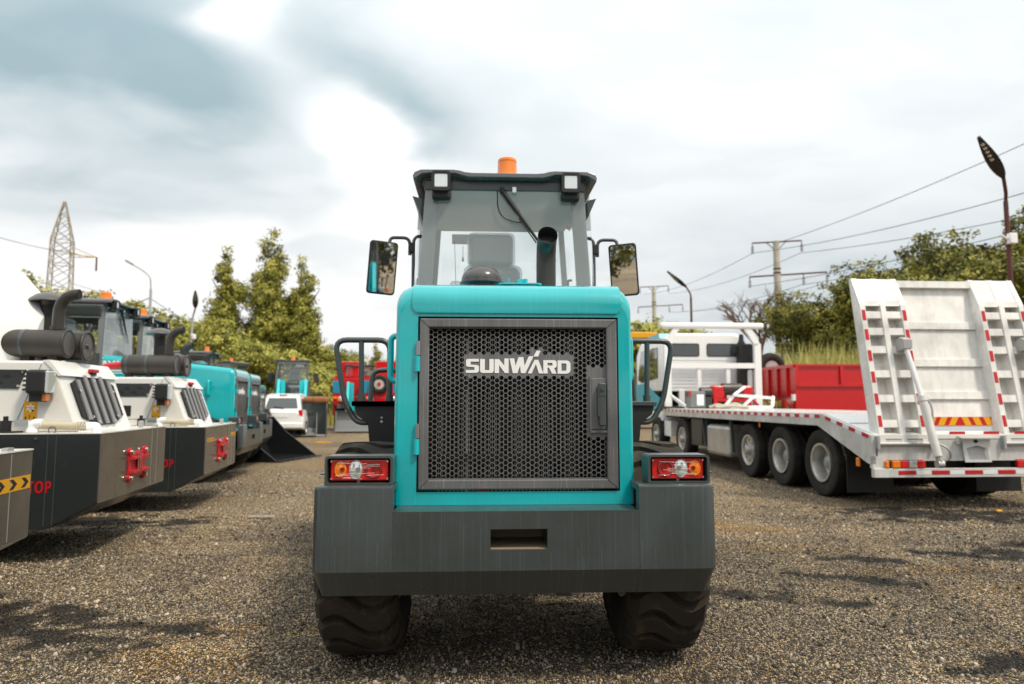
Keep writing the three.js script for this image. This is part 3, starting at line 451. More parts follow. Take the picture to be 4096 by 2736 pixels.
  part(L, 'sun_visor', [rbox(0.36, 0.10, 0.012, -0.28, 3.02, -3.1, 0.008)], T.liner);
  part(L, 'hanging_switch', [rod([-0.43, 2.98, -3.0], [-0.41, 2.35, -3.0], 0.003), rod([-0.35, 2.94, -3.05], [-0.35, 2.83, -3.05], 0.003), lathe([[0.001, 2.84], [0.006, 2.83], [0.012, 2.79], [0.001, 2.785]], 8).translate(-0.35, 0, -3.05)], T.pillar);
  part(L, 'armrest_box', [rbox(0.11, 0.18, 0.1, -0.40, 2.42, -2.6, 0.03)], T.film);
  // lamps, wiper and beacon on the roof
  const lampG = geo([rbox(0.152, 0.160, 0.08, 0, 0, -0.045, 0.028, 4), rbox(0.15, 0.07, 0.08, 0, -0.098, -0.06, 0.02)]), lensG = geo([rbox(0.116, 0.118, 0.02, 0, 0.006, 0.0, 0.026, 4)]);
  const bezG = geo([ext(rrect(-0.076, 0.076, -0.078, 0.084, 0.026), 0.016, { at: 0.002, holes: [rrect(-0.057, 0.057, -0.054, 0.066, 0.022).reverse()] })]);
  for (const x of [-0.498, 0.545]) { const w = sub(L, 'work_lamp', [x, 3.175, -1.79]); same(w, 'lamp_body', lampG, T.black, [0, 0, 0]); same(w, 'lens', lensG, T.lampLens, [0, 0, 0]); same(w, 'bezel', bezG, T.black, [0, 0, 0]); }
  part(L, 'beacon_base', [lathe([[0.001, 3.25], [0.082, 3.25], [0.082, 3.312], [0.001, 3.312]], 24).translate(0.045, 0, -2.12)], T.black);
  part(L, 'beacon', [lathe([[0.001, 3.488], [0.066, 3.485], [0.078, 3.475], [0.080, 3.455], [0.076, 3.452], [0.076, 3.446], [0.081, 3.443], [0.084, 3.32], [0.088, 3.31], [0.001, 3.31]], 28).translate(0.045, 0, -2.12)], T.orange, { label: 'orange warning beacon on the cab roof' });
  for (const x of [-0.51, 0.52]) part(L, 'lifting_eye', [ring(0.032, 0.008, [x, 3.268, -2.0])], T.rail);
  const wi = sub(L, 'rear_wiper');
  part(wi, 'wiper_arm', [rod([-0.01, 3.135, -1.872], [0.12, 2.95, -1.868], 0.023, 0.019), rod([0.12, 2.95, -1.868], [0.30, 2.70, -1.872], 0.015, 0.010), disc(0.022, 0.03, [-0.01, 3.14, -1.875], 'z')], T.black);
  part(wi, 'wiper_hose', [tube([[-0.045, 3.13, -1.872], [-0.045, 2.99, -1.868], [0.0, 2.90, -1.866], [0.10, 2.87, -1.866], [0.155, 2.868, -1.866]], 0.005, 0.05, 6), rod([0.13, 2.90, -1.86], [0.27, 2.70, -1.862], 0.006)], T.black);
  part(wi, 'wiper_blade', [rod([0.40, 2.62, -1.878], [0.31, 2.73, -1.878], 0.006), rod([0.385, 2.61, -1.878], [0.43, 2.555, -1.878], 0.005)], T.black);
  part(L, 'washer_box', [rbox(0.035, 0.05, 0.03, 0.092, 3.135, -1.868, 0.005)], T.lampLens);
  // mirrors
  for (const s of [-1, 1]) {
    const mr = sub(L, 'wing_mirror'), q = (x, y, z) => [s < 0 ? x : -x + 0.035, y, z], xc = s < 0 ? -0.985 : 1.015, tilt = s < 0 ? -0.05 : 0.05;
    const m0 = (g) => g.rotateZ(tilt).rotateX(0.105).rotateY(s * -0.30).translate(xc, 2.515, -2.02);
    part(mr, 'mirror_back', [m0(ext(rrect(-0.115, 0.115, -0.218, 0.218, 0.028), 0.035, { at: -0.02, bevel: 0.008 }))], T.black);
    part(mr, 'mirror_glass', [m0(ext(rrect(-0.103, 0.103, -0.204, 0.204, 0.02), 0.003, { at: 0.0135 }))], T.mirror);
    part(mr, 'mirror_arm', [tube([q(-0.93, 2.70, -2.03), q(-0.93, 2.775, -2.05), q(-0.765, 2.775, -2.05), q(-0.765, 2.63, -2.05)], 0.0145, 0.06, 8), tube([q(-0.735, 2.16, -2.05), q(-0.735, 2.30, -2.05), q(-0.735, 2.79, -2.05), q(-0.62, 2.80, -2.1)], 0.0145, 0.07, 8)], T.rail);
    part(mr, 'arm_clamp', [rbox(0.05, 0.085, 0.045, q(-0.748, 2.69, 0)[0], 2.69, -2.05, 0.008)], T.black);
  }
  // front end: frame, arms, lamps, bucket
  part(L, 'front_frame', [bx(-0.45, 0.45, 0.45, 1.2, -3.9, -2.4), bx(-0.48, -0.30, 1.1, 2.35, -3.75, -3.45), bx(0.30, 0.48, 1.1, 2.35, -3.75, -3.45), disc(0.12, 1.3, [0, 0.585, -3.3], 'x')], T.tealPlain);
  for (const s of [-1, 1]) part(L, 'lift_arm', [ext([[-3.4, 2.3], [-3.7, 2.4], [-4.5, 1.6], [-5.15, 0.55], [-5.1, 0.35], [-4.9, 0.35], [-4.35, 1.2], [-3.5, 2.05]], 0.12, { plane: 'zy', at: s * 0.56 + 0.06 })], T.tealPlain);
  for (const s of [-1, 1]) { part(L, 'front_fender', [ext([[-2.65, 1.15], [-2.8, 1.3], [-3.75, 1.3], [-3.95, 1.1], [-3.9, 1.08], [-3.74, 1.25], [-2.82, 1.25], [-2.7, 1.12]], 0.44, { plane: 'zy', at: s * 0.86 + 0.22 })], T.black); const h = sub(L, 'front_lamp'); part(h, 'clear_glass', [rbox(0.18, 0.16, 0.06, s * 0.86, 1.52, -3.72, 0.02)], T.lampLens); part(h, 'indicator', [rbox(0.1, 0.16, 0.06, s * 1.01, 1.52, -3.72, 0.02)], T.orange); part(h, 'lamp_post', [bx(s * 0.86 - 0.02, s * 0.86 + 0.02, 1.28, 1.46, -3.72, -3.68)], T.black); }
  part(L, 'front_bucket', [ext([[-5.1, 0.98], [-5.08, 0.55], [-5.2, 0.15], [-6.05, 0.04], [-6.06, 0.07], [-5.28, 0.2], [-5.16, 0.55], [-5.2, 0.9], [-5.32, 0.98]], 2.1, { plane: 'zy', at: 1.05 }), ...[-1.06, 1.04].map((x) => ext([[-5.1, 0.98], [-5.08, 0.55], [-5.2, 0.15], [-6.05, 0.04], [-5.32, 0.98]], 0.025, { plane: 'zy', at: x + 0.02 }))], T.pillar);
  part(L, 'bucket_cylinder', [rod([0, 1.9, -3.6], [0, 1.2, -4.6], 0.06), rod([0, 1.2, -4.6], [0, 0.85, -5.1], 0.035), bx(-0.05, 0.05, 0.4, 0.95, -5.12, -5.0)], T.darkPaint);
  return L;
}
const loader = makeLoader();
loader.userData = { label: 'large turquoise wheel loader in the middle, its hexagon grille facing the camera', category: 'wheel loader', group: 'turquoise wheel loaders' };
loader.position.set(0.018, 0, -3.56); loader.rotation.y = 2.8 * D2R;
// ---------------------------------------------------------------- more loaders of the same kind
const LG = 'turquoise wheel loaders';
dup(loader, 'turquoise wheel loader parked sideways in the left row, just behind the white machines', [-5.15, 0, -13.24], 100, LG).scale.z = 1.22;
dup(loader, 'turquoise wheel loader parked sideways, second beyond the white machines and before the white car', [-5.78, 0, -15.6], 100, LG).scale.z = 1.2;
dup(loader, 'far turquoise wheel loader in the left row, only its dark cab roof above the hoods', [-9.4, 0, -26], 100, LG);
dup(loader, 'farthest turquoise wheel loader of the left row, its small cab just over the second hood', [-13.0, 0, -34.5], 172, LG);
dup(loader, 'distant turquoise wheel loader facing the camera behind the white car', [-10.6, 0, -33.4], 196, LG);
dup(loader, 'distant turquoise wheel loader facing the camera, right of another and left of the red trucks', [-8.3, 0, -37.5], 192, LG);
dup(loader, 'turquoise wheel loader standing behind the camera, seen only in the left wing mirror', [8.2, 0, 13.5], 25, LG);

// ---------------------------------------------------------------- white hooded machines with dark hulls (origin on the ground, tail plate at x = 0 facing +x, near side +z)
const bigWheel = { tyre: makeTyre(0.55, 0.4, 0.3, 20), rim: geo(dish(0.3, 0.1, 0.3)) };
function makeMixer(drum) {
  const X = new THREE.Group(); X.name = numbered('concrete_mixer'); scene.add(X);
  const pf = [[0, 1.13], [0, 0.52], [-0.42, 0.30], [-3.4, 0.30], [-3.4, 1.13]];
  part(X, 'hull_body', [ext(pf, 1.79, { at: -0.895 })], T.hull);
  part(X, 'hull_tail_plate', [bx(0.0, 0.008, 0.52, 1.132, -0.897, 0.897), bar([0.004, 0.521, 0], [-0.42, 0.299, 0], 0.012, 1.76)], T.hullEndLit);  // lighter copy of the hull paint, side glare put into its colour
  for (const z of [-0.45, -0.62]) part(X, 'plate_seam', [bx(0.008, 0.011, 0.53, 1.12, z, z + 0.006)], T.galv);
  part(X, 'deck_plate', [bx(-3.4, 0.012, 1.132, 1.142, -0.9, 0.9)], T.cream);
  for (const x of [-0.36, -0.43]) part(X, 'side_seam', [bx(x, x + 0.008, 0.33, 1.12, 0.895, 0.899)], T.rail);
  part(X, 'side_port', [disc(0.085, 0.012, [-0.60, 0.87, 0.893], 'z', 20)], T.interior);
  part(X, 'stop_lettering', [words('STOP', 0.105, 0.003).scale(0.72, 1, 1).translate(-0.50, 0.615, 0.896)], T.redTape, { label: 'red word STOP on the dark hull side' });
  for (const x of [-0.52, -0.83, -1.15]) part(X, 'side_bolt', [disc(0.012, 0.02, [x, 1.09, 0.897], 'z', 8)], T.chrome);
  part(X, 'hood', [ext([[-0.28, 1.142], [-0.485, 1.70], [-0.60, 1.80], [-2.0, 1.80], [-2.0, 1.142]], 1.32, { at: -0.66, bevel: 0.022 })], T.cream);
  part(X, 'hood_side_joint', [bar([-0.62, 1.77, 0.6615], [-0.80, 1.24, 0.6615], 0.006, 0.003), bx(-1.9, -0.80, 1.236, 1.242, 0.66, 0.663)], T.pillar);
  const ev = part(X, 'side_vent_panel', [ext([[-1.9, 1.715], [-0.74, 1.715], [-0.80, 1.54], [-1.9, 1.54]], 0.008, { at: 0.661 })], T.hull);
  for (let i = 0; i < 9; i++) part(ev, 'vent_slot', [disc(0.028, 0.004, [0, 0, 0], 'z', 12).scale(1.25, 0.55, 1).translate(-0.90 - (i >> 1) * 0.16 - (i % 2) * 0.07, i % 2 ? 1.595 : 1.655, 0.67)], T.interior);
  for (const [x, y] of [[-0.765, 1.695], [-0.80, 1.565], [-1.3, 1.705], [-1.3, 1.55]]) part(ev, 'panel_bolt', [disc(0.013, 0.014, [x, y, 0.672], 'z', 8)], T.chrome);
  // tail grille on the sloping end
  const gr = sub(X, 'tail_grille', [-0.276, 1.142, 0], [0, 0, 0.352]);
  const gp = [[-0.50, 0.14], [-0.2, 0.05], [0.2, 0.05], [0.50, 0.14], [0.50, 0.48], [0.2, 0.57], [-0.2, 0.57], [-0.50, 0.48]];
  part(gr, 'grille_back', [ext(gp, 0.014, { plane: 'zy', at: 0.016 })], T.interior);
  for (let i = 0; i < 5; i++) { const z = -0.36 + i * 0.18, k = Math.abs(z) > 0.3 ? 0.05 : 0; part(gr, 'grille_slat', [bx(0.014, 0.03, 0.055 + k, 0.565 - k, z - 0.038, z + 0.038)], T.slat); }
  for (const [z, y] of [[-0.4, 0.4], [0.4, 0.4], [-0.3, 0.13], [0.3, 0.13], [0, 0.51], [-0.2, 0.08], [0.2, 0.08]]) part(gr, 'grille_bolt', [disc(0.014, 0.016, [0.026, y, z], 'x', 8)], T.chrome);
  part(X, 'hood_brow', [ext([[-0.47, 1.66], [-0.44, 1.665], [-0.555, 1.81], [-0.605, 1.805]], 1.34, { at: -0.67 })], T.cream);
  part(X, 'marker_lamp', [rbox(0.05, 0.035, 0.16, -0.455, 1.735, -0.05, 0.01)], T.redTape);
  part(X, 'marker_lamp_bracket', [bx(-0.50, -0.44, 1.69, 1.72, -0.09, 0.0)], T.black);
  // side lamp
  const la = sub(X, 'side_lamp');
  part(la, 'lamp_body', [rbox(0.17, 0.22, 0.17, -0.58, 1.60, 0.765, 0.03), ...[0, 1, 2, 3, 4].map((i) => bx(-0.69, -0.66, 1.52 + i * 0.04, 1.538 + i * 0.04, 0.70, 0.83)), bx(-0.64, -0.54, 1.42, 1.51, 0.70, 0.81)], T.black);
  part(la, 'lamp_glass', [rbox(0.03, 0.20, 0.155, -0.492, 1.60, 0.765, 0.012)], T.lampLens);
  part(la, 'indicator', [rbox(0.05, 0.065, 0.09, -0.535, 1.46, 0.755, 0.008)], T.orange);
  const lb = part(X, 'warning_sticker', [bx(-0.745, -0.635, 1.215, 1.425, 0.661, 0.664)], T.yellow, { label: 'yellow warning sticker' });
  part(lb, 'fan_symbol', [...[0, 1, 2, 3, 4, 5].map((i) => disc(0.009, 0.002, [0, 0, 0], 'z', 8).scale(0.8, 1.8, 1).translate(0, 0.024, 0).rotateZ(i * Math.PI / 3).translate(-0.69, 1.365, 0.665))], T.paperWhite);
  part(lb, 'print_marks', [ext([[-0.685, 1.36], [-0.655, 1.345], [-0.67, 1.325]], 0.002, { at: 0.664 }), bx(-0.73, -0.72, 1.26, 1.285, 0.664, 0.666), bx(-0.695, -0.69, 1.24, 1.30, 0.664, 0.666), bx(-0.66, -0.65, 1.26, 1.285, 0.664, 0.666)], T.black);
  // pipework on the deck
  part(X, 'filler_pot', [disc(0.045, 0.10, [-0.83, 1.20, 0.78]), disc(0.02, 0.04, [-0.83, 1.27, 0.78]), bx(-0.92, -0.72, 1.142, 1.156, 0.70, 0.86)], T.black);
  part(X, 'white_elbow', [tube([[-0.60, 1.142, 0.80], [-0.60, 1.225, 0.80], [-0.52, 1.225, 0.80]], 0.042, 0.05, 12), disc(0.05, 0.035, [-0.60, 1.165, 0.80])], T.paperWhite);
  part(X, 'tap_handle', [bx(-0.73, -0.62, 1.20, 1.26, 0.78, 0.84)], T.chrome);
  part(X, 'suction_hose', [tube([[-0.54, 1.21, 0.80], [-0.24, 1.195, 0.74]], 0.036, 0.05, 12)], T.hose);
  part(X, 'hose_cuff', [0, 1, 2, 3].map((i) => ring(0.036, 0.008, [-0.25 + i * 0.022, 1.197, 0.743 - i * 0.004], 'x', 12)), T.hose);
  part(X, 'end_elbow', [tube([[-0.18, 1.195, 0.73], [-0.10, 1.195, 0.715], [-0.10, 1.142, 0.715]], 0.038, 0.045, 12)], T.paperWhite);
  part(X, 'tow_rope_ring', [ring(0.03, 0.005, [-0.42, 1.165, 0.84], 'z', 14)], T.rail);
  part(X, 'drain_tap', [rbox(0.05, 0.07, 0.05, -0.10, 1.18, -0.42, 0.01), bx(-0.04, 0.0, 1.142, 1.165, -0.66, -0.58)], T.galv);
  // red coupling on the tail plate
  const cp = sub(X, 'tow_coupling', [0.008, 0.79, 0.0]); cp.scale.setScalar(0.85);
  part(cp, 'coupling_plate', [bx(0, 0.02, -0.15, 0.15, -0.28, 0.28, 0.006)], T.redCoupling);
  for (const y of [-0.08, 0.08]) part(cp, 'coupling_jaw', [ext([[-0.28, 0], [-0.26, 0.075], [-0.10, 0.06], [0.10, 0.06], [0.26, 0.075], [0.28, 0]].map(([z, x]) => [x, -z]), 0.03, { plane: 'xz', at: y - 0.015 })], T.redCoupling);
  part(cp, 'coupling_web', [bx(0.015, 0.07, -0.07, 0.07, -0.02, 0.02)], T.redCoupling);
  part(cp, 'coupling_pin', [disc(0.02, 0.2, [0.045, 0.02, 0.04])], T.chrome);
  for (const y of [-0.15, 0.15]) for (const z of [-0.24, 0.24]) { const f = part(cp, 'coupling_lug', [disc(0.05, 0.03, [0.015, y, z], 'x', 14)], T.redCoupling); part(f, 'lug_bolt', [disc(0.028, 0.04, [0.034, y, z], 'x', 8)], T.chrome); }
  // exhaust and air cleaner on the hood
  const mu = part(X, 'muffler', [disc(0.135, 0.68, [-0.885, 1.985, 0.33], 'x', 28), ring(0.132, 0.012, [-0.55, 1.985, 0.33], 'x', 28)], T.muffler);
  for (const x of [-0.92, -1.17]) part(mu, 'muffler_band', [disc(0.1375, 0.03, [x, 1.985, 0.33], 'x', 28)], T.rail);
  part(mu, 'muffler_end', [disc(0.118, 0.01, [-0.545, 1.985, 0.33], 'x', 28)], T.capGrey);
  for (const x of [-1.16, -0.90, -0.66]) part(X, 'muffler_foot', [bx(x - 0.04, x + 0.04, 1.80, 1.88, 0.28, 0.38)], T.black);
  const ac = part(X, 'air_cleaner', [disc(0.15, 0.7, [-0.86, 1.985, 0.02], 'x', 28), ring(0.145, 0.018, [-0.50, 1.985, 0.02], 'x', 28)], T.muffler);
  part(ac, 'air_cleaner_lid', [disc(0.125, 0.014, [-0.502, 1.985, 0.02], 'x', 28), disc(0.03, 0.03, [-0.49, 1.985, 0.02], 'x', 10)], T.capGrey);
  part(X, 'exhaust_pipe', [sweep([[-0.66, 2.1, 0.30], [-0.66, 2.24, 0.30], [-0.657, 2.33, 0.30], [-0.635, 2.40, 0.30], [-0.59, 2.45, 0.30], [-0.53, 2.475, 0.30], [-0.48, 2.48, 0.30]].map((p) => V(...p)), 0.054, 18), disc(0.066, 0.03, [-0.66, 2.14, 0.30])], T.muffler);
  part(X, 'exhaust_mouth', [disc(0.047, 0.004, [-0.477, 2.48, 0.30], 'x')], T.interior);
  part(X, 'intake_stack', [disc(0.075, 0.36, [-0.88, 2.27, 0.02])], T.black);
  part(X, 'intake_cap', [lathe([[0.001, 2.53], [0.06, 2.525], [0.12, 2.505], [0.17, 2.465], [0.185, 2.44], [0.18, 2.43], [0.08, 2.435], [0.075, 2.40]], 28).translate(-0.88, 0, 0.02)], T.capGrey);
  part(X, 'intake_hose', [tube([[-1.2, 1.985, 0.02], [-1.55, 1.97, 0.02], [-1.62, 1.9, 0.02], [-1.63, 1.78, 0.02]], 0.05, 0.12, 10)], T.rail);
  part(X, 'red_hose', [tube([[-1.22, 1.98, 0.33], [-1.46, 1.96, 0.33], [-1.56, 1.88, 0.33], [-1.58, 1.78, 0.33]], 0.045, 0.12, 10)], T.redCoupling);
  for (const z of [-0.9, 0.9]) for (const x of [-2.3]) wheel(X, bigWheel, [x, 0.55, z * 1.05], z > 0 ? -Math.PI / 2 + Math.PI / 2 : Math.PI).rotation.y = Math.PI / 2;
  if (drum) part(X, 'mixing_drum', [lathe([[0.001, 0], [0.34, 0.0], [0.37, -0.02], [0.62, -0.24], [0.82, -0.42], [0.94, -0.62], [1.0, -0.9], [1.02, -1.4], [0.95, -2.0], [0.6, -2.6], [0.001, -2.62]], 48).rotateZ(-Math.PI / 2).translate(-0.88, 2.0, -0.1)], T.white, { label: 'smooth white mixing drum' });
  return X;
}
const MG = 'white hooded machines with dark hulls';
const mixer = makeMixer(false);
mixer.userData = { label: 'second white hooded machine of the left row, orange marks on its tail plate', category: 'concrete mixer', group: MG };
mixer.position.set(-4.216, -0.05, -9.986); mixer.rotation.y = 10 * D2R;
const mixer2 = makeMixer(true);
mixer2.userData = { label: 'large white hooded machine at the left edge with slatted grille, muffler and red tow coupling', category: 'concrete mixer', group: MG };
mixer2.position.set(-3.866, 0, -7.086); mixer2.rotation.y = 10 * D2R;
const mixer3 = dup(mixer, 'nearest dark hull corner at the bottom left edge, with an orange chevron strip', [-3.324, -0.06, -4.114], 10, MG);
function chevrons(p, z0, z1, y0, y1, n) {   // arrows point towards z1
  const s = part(p, 'chevron_strip', [bx(0.0085, 0.0105, y0, y1, Math.min(z0, z1), Math.max(z0, z1))], T.yellow), w = (z1 - z0) / n, h = y1 - y0;
  for (let i = 0; i < n; i++) { const a = z0 + w * (i + 0.2), e = w * 0.32; part(s, 'chevron_arrow', [ext([[a, y0 + h * 0.14], [a + e, y0 + h * 0.14], [a + e * 2, y0 + h * 0.5], [a + e, y0 + h * 0.86], [a, y0 + h * 0.86], [a + e, y0 + h * 0.5]], 0.0012, { plane: 'zy', at: 0.0118 })], T.black); }
}
part(mixer, 'side_hatch', [bx(-1.12, -1.0, 1.28, 1.42, 0.661, 0.668, 0.002)], T.black);
chevrons(mixer3, -0.42, -0.88, 0.865, 0.96, 3);
chevrons(mixer, 0.80, 0.45, 0.93, 0.98, 3); chevrons(mixer, -0.55, -0.88, 0.95, 1.0, 3);

// ---------------------------------------------------------------- loose bucket beside the row
{
  const B = thing('loader_bucket', 'black loader bucket with a toothed lip lying on the gravel before the white car', 'bucket', [-6.15, 0, -17.4], 78);
  const side = [[0.55, 0.02], [-0.55, 0.05], [-0.68, 0.35], [-0.62, 0.8], [-0.45, 1.02], [-0.40, 1.0], [-0.42, 0.75]];
  part(B, 'bucket_shell', [ext([[0.85, 0.03], [-0.5, 0.05], [-0.64, 0.3], [-0.6, 0.75], [-0.45, 1.02], [-0.48, 1.03], [-0.64, 0.78], [-0.69, 0.3], [-0.53, 0.01], [0.85, 0.0]], 1.9, { plane: 'zy', at: 0.95 })], T.blackGloss);
  for (const x of [-0.97, 0.95]) part(B, 'bucket_cheek', [ext([[0.85, 0.0], [-0.53, 0.01], [-0.68, 0.3], [-0.64, 0.78], [-0.46, 1.03], [-0.05, 0.62]], 0.025, { plane: 'zy', at: x + 0.02 })], T.blackGloss);
  for (let i = 0; i < 8; i++) part(B, 'bucket_tooth', [bar([-0.9 + i * 0.257, 0.02, 0.80], [-0.9 + i * 0.257, 0.015, 0.98], 0.07, 0.025)], T.muffler);
  part(B, 'coupler', [bx(-0.45, 0.45, 0.55, 0.95, -0.82, -0.66), disc(0.06, 1.0, [0, 0.88, -0.78], 'x')], T.black);
  part(B, 'coupler_pin', [disc(0.05, 0.1, [0.5, 0.88, -0.78], 'x')], T.redTape);
}
{
  const B = thing('loader_bucket', 'upright grey steel bucket standing on the gravel right of the white car', 'bucket', [-8.35, 0, -28.6], 14);
  part(B, 'bucket_back', [bx(-0.6, 0.6, 0.02, 1.36, -0.04, 0)], T.rail); part(B, 'bucket_floor', [bx(-0.62, 0.62, 0.02, 0.08, 0, 0.7)], T.galv);
  for (const x of [-0.64, 0.60]) part(B, 'bucket_cheek', [ext([[0, 0.02], [0.72, 0.02], [0.6, 1.1], [0.3, 1.36], [0, 1.36]], 0.04, { plane: 'zy', at: x + 0.04 })], T.rail);
  for (const [x, l] of [[-0.28, 'left brown sack lying on the upright grey bucket'], [0.36, 'right brown sack lying on the upright grey bucket']]) solo('sack', l, 'sack', [rbox(0.62, 0.28, 0.5, 0, 0, 0, 0.12, 3)], T.sack, [-8.35 + x, 1.50, -28.75 + x * 0.2], { group: 'brown sacks' });
}
// ---------------------------------------------------------------- white car seen from behind
{
  const C = thing('parked_car', 'white estate car seen from behind with red tail lamps', 'car', [-9.15, 0, -27.2], 9), w = 0.87;
  const ringAt = (z, top, bot, hw, tw) => { const o = []; for (const [x, y] of [[-hw, bot], [-hw * 1.01, bot + 0.2], [-hw, bot + (top - bot) * 0.5], [-tw, top - 0.06], [-tw * 0.85, top], [tw * 0.85, top], [tw, top - 0.06], [hw, bot + (top - bot) * 0.5], [hw * 1.01, bot + 0.2], [hw, bot]]) o.push([x, y, z]); return o; };
  part(C, 'body', loft([ringAt(0.03, 1.0, 0.5, 0.80, 0.70), ringAt(-0.03, 1.08, 0.36, 0.85, 0.74), ringAt(-0.35, 1.14, 0.3, w, 0.78), ringAt(-1.5, 1.12, 0.28, w, 0.80), ringAt(-3.2, 1.06, 0.28, w, 0.78), ringAt(-4.3, 0.92, 0.32, 0.84, 0.7), ringAt(-4.45, 0.75, 0.4, 0.74, 0.6)], true, true, 0.5), T.white);
  part(C, 'cabin', loft([[[-0.76, 1.06, -0.06], [0.76, 1.06, -0.06], [0.62, 1.68, -0.42], [-0.62, 1.68, -0.42]], [[-0.78, 1.06, -1.2], [0.78, 1.06, -1.2], [0.64, 1.76, -1.2], [-0.64, 1.76, -1.2]], [[-0.76, 1.04, -3.1], [0.76, 1.04, -3.1], [0.62, 1.68, -2.3], [-0.62, 1.68, -2.3]]], true, true, 0.3), T.white);
  part(C, 'rear_window', [ext([[-0.62, 0], [0.62, 0], [0.53, 0.47], [-0.53, 0.47]], 0.01, { at: 0 }).rotateX(-0.525).translate(0, 1.16, -0.105)], T.pane);
  for (const s of [-1, 1]) { part(C, 'side_window', [ext([[-0.35, 1.14], [-2.6, 1.12], [-2.2, 1.58], [-0.62, 1.58]], 0.01, { plane: 'zy' }).rotateZ(s * 0.2).translate(s * 1.005, -0.01, 0)], T.pane); part(C, 'tail_lamp', [rbox(0.17, 0.26, 0.1, s * 0.74, 0.97, -0.02, 0.03)], T.red); wheel(C, { tyre: makeTyre(0.33, 0.21, 0.2, 0), rim: geo(dish(0.2, 0.03, 0.18)) }, [s * 0.79, 0.33, -0.75], s > 0 ? 0 : Math.PI, T.black, T.rimSilver); part(C, 'front_wheel', [disc(0.33, 0.2, [s * 0.79, 0.33, -3.4], 'x', 24)], T.rubber); part(C, 'wing_mirror', [rbox(0.16, 0.13, 0.1, s * 0.93, 1.13, -2.7, 0.03)], T.white); }
  part(C, 'number_plate', [bx(-0.26, 0.26, 0.80, 0.91, 0.035, 0.045)], T.paperWhite); part(C, 'bumper', [rbox(1.70, 0.22, 0.16, 0, 0.48, 0.02, 0.05)], T.white); part(C, 'wiper', [bar([0.1, 1.17, -0.08], [-0.3, 1.22, -0.10], 0.02)], T.black); part(C, 'roof_lamp', [bx(-0.15, 0.15, 1.67, 1.70, -0.41, -0.38)], T.red);
}
// ---------------------------------------------------------------- red trucks far behind
function redTruck(label, pos, turn, spare) {
  const K = thing('red_truck', label, 'truck', pos, turn, 'red trucks behind the hand rail');
  part(K, 'body', [rbox(2.0, 1.25, 2.6, 0, 2.0, -1.3, 0.08), rbox(1.9, 0.5, 0.5, 0, 1.45, -0.2, 0.08)], T.redPaint); part(K, 'top_box', [rbox(1.1, 0.85, 1.4, spare ? 0.2 : -0.3, 3.0, -0.9, 0.05)], T.redPaint);
  for (const s of [-1, 1]) { part(K, 'window', [rbox(0.42, 0.62, 0.04, s * 0.78, 2.15, 0.0, 0.04)], T.blueGlass); part(K, 'headlamp', [new THREE.SphereGeometry(0.13, 14, 8).scale(1.2, 0.9, 0.5).translate(s * 0.55, 1.58, 0.08)], T.lampLens); part(K, 'indicator', [rbox(0.24, 0.12, 0.1, s * 0.88, 1.6, 0.03, 0.03)], T.orange); part(K, 'wheel', [disc(0.45, 0.3, [s * 0.8, 0.45, -0.7], 'x', 24)], T.rubber); part(K, 'wheel', [disc(0.45, 0.3, [s * 0.8, 0.45, -2.3], 'x', 24)], T.rubber); }
  part(K, 'chassis', [bx(-0.85, 0.85, 0.5, 1.25, -2.5, -0.1)], T.black); part(K, 'skirt', [bx(-1.0, -0.4, 0.75, 1.35, -0.3, -0.2), bx(-0.9, 0.9, 2.62, 2.7, -0.2, 0)], T.redPaint);
  if (spare) { part(K, 'spare_tyre', [new THREE.TorusGeometry(0.34, 0.13, 12, 28).translate(-0.1, 2.28, 0.1)], T.rubberDust); part(K, 'spare_rim', [disc(0.29, 0.12, [-0.1, 2.28, 0.12], 'z', 24)], T.rimWhite); part(K, 'spare_hub', [disc(0.09, 0.04, [-0.1, 2.28, 0.2], 'z', 16)], T.redTape); }
}
redTruck('red truck with a tall top box and blue window, left of the spare wheel', [-7.9, 0, -34], 4, false);
redTruck('red truck carrying a white spare wheel, half hidden by the turquoise hood', [-6.4, 0, -33.6], 2, true);
// ---------------------------------------------------------------- flatbed recovery truck (origin on the ground under its tail, forward is -z)
const truckWheelG = (() => {
  const R = 0.50, rim = 0.29, tyre = makeTyre(R, 0.28, rim, 0);
  const holes = []; for (let i = 0; i < 8; i++) { const a = i / 8 * Math.PI * 2; holes.push(Array.from({ length: 10 }, (_, k) => [0.19 * Math.cos(a) + 0.032 * Math.cos(-k / 10 * 6.283), 0.19 * Math.sin(a) + 0.032 * Math.sin(-k / 10 * 6.283)])); }
  const circ = Array.from({ length: 28 }, (_, k) => [0.245 * Math.cos(k / 28 * 6.283), 0.245 * Math.sin(k / 28 * 6.283)]);
  const lipR = lathe([[0.245, 0.02], [0.25, 0.12], [0.262, 0.135], [0.292, 0.138], [0.292, -0.13], [0.25, -0.13]], 32).rotateZ(-Math.PI / 2);
  const steer = geo([lipR.clone(), ext(circ, 0.012, { plane: 'zy', at: 0.10, holes }), lathe([[0.001, 0.19], [0.07, 0.185], [0.085, 0.17], [0.10, 0.1], [0.001, 0.1]], 20).rotateZ(-Math.PI / 2), bx(-0.12, -0.11, -0.2, 0.2, -0.2, 0.2)]);
  const deep = geo([lathe([[0.001, 0.02], [0.08, 0.02], [0.09, -0.06], [0.20, -0.08], [0.235, -0.06], [0.245, 0.10], [0.262, 0.135], [0.292, 0.138], [0.292, -0.13], [0.25, -0.13]], 32).rotateZ(-Math.PI / 2)]);
  const hub = geo([lathe([[0.001, 0.06], [0.06, 0.055], [0.10, 0.03], [0.13, -0.02], [0.16, -0.075], [0.001, -0.075]], 20).rotateZ(-Math.PI / 2)]);
  return { steer: { tyre, rim: steer }, deep: { tyre, rim: deep, hub } };
})();
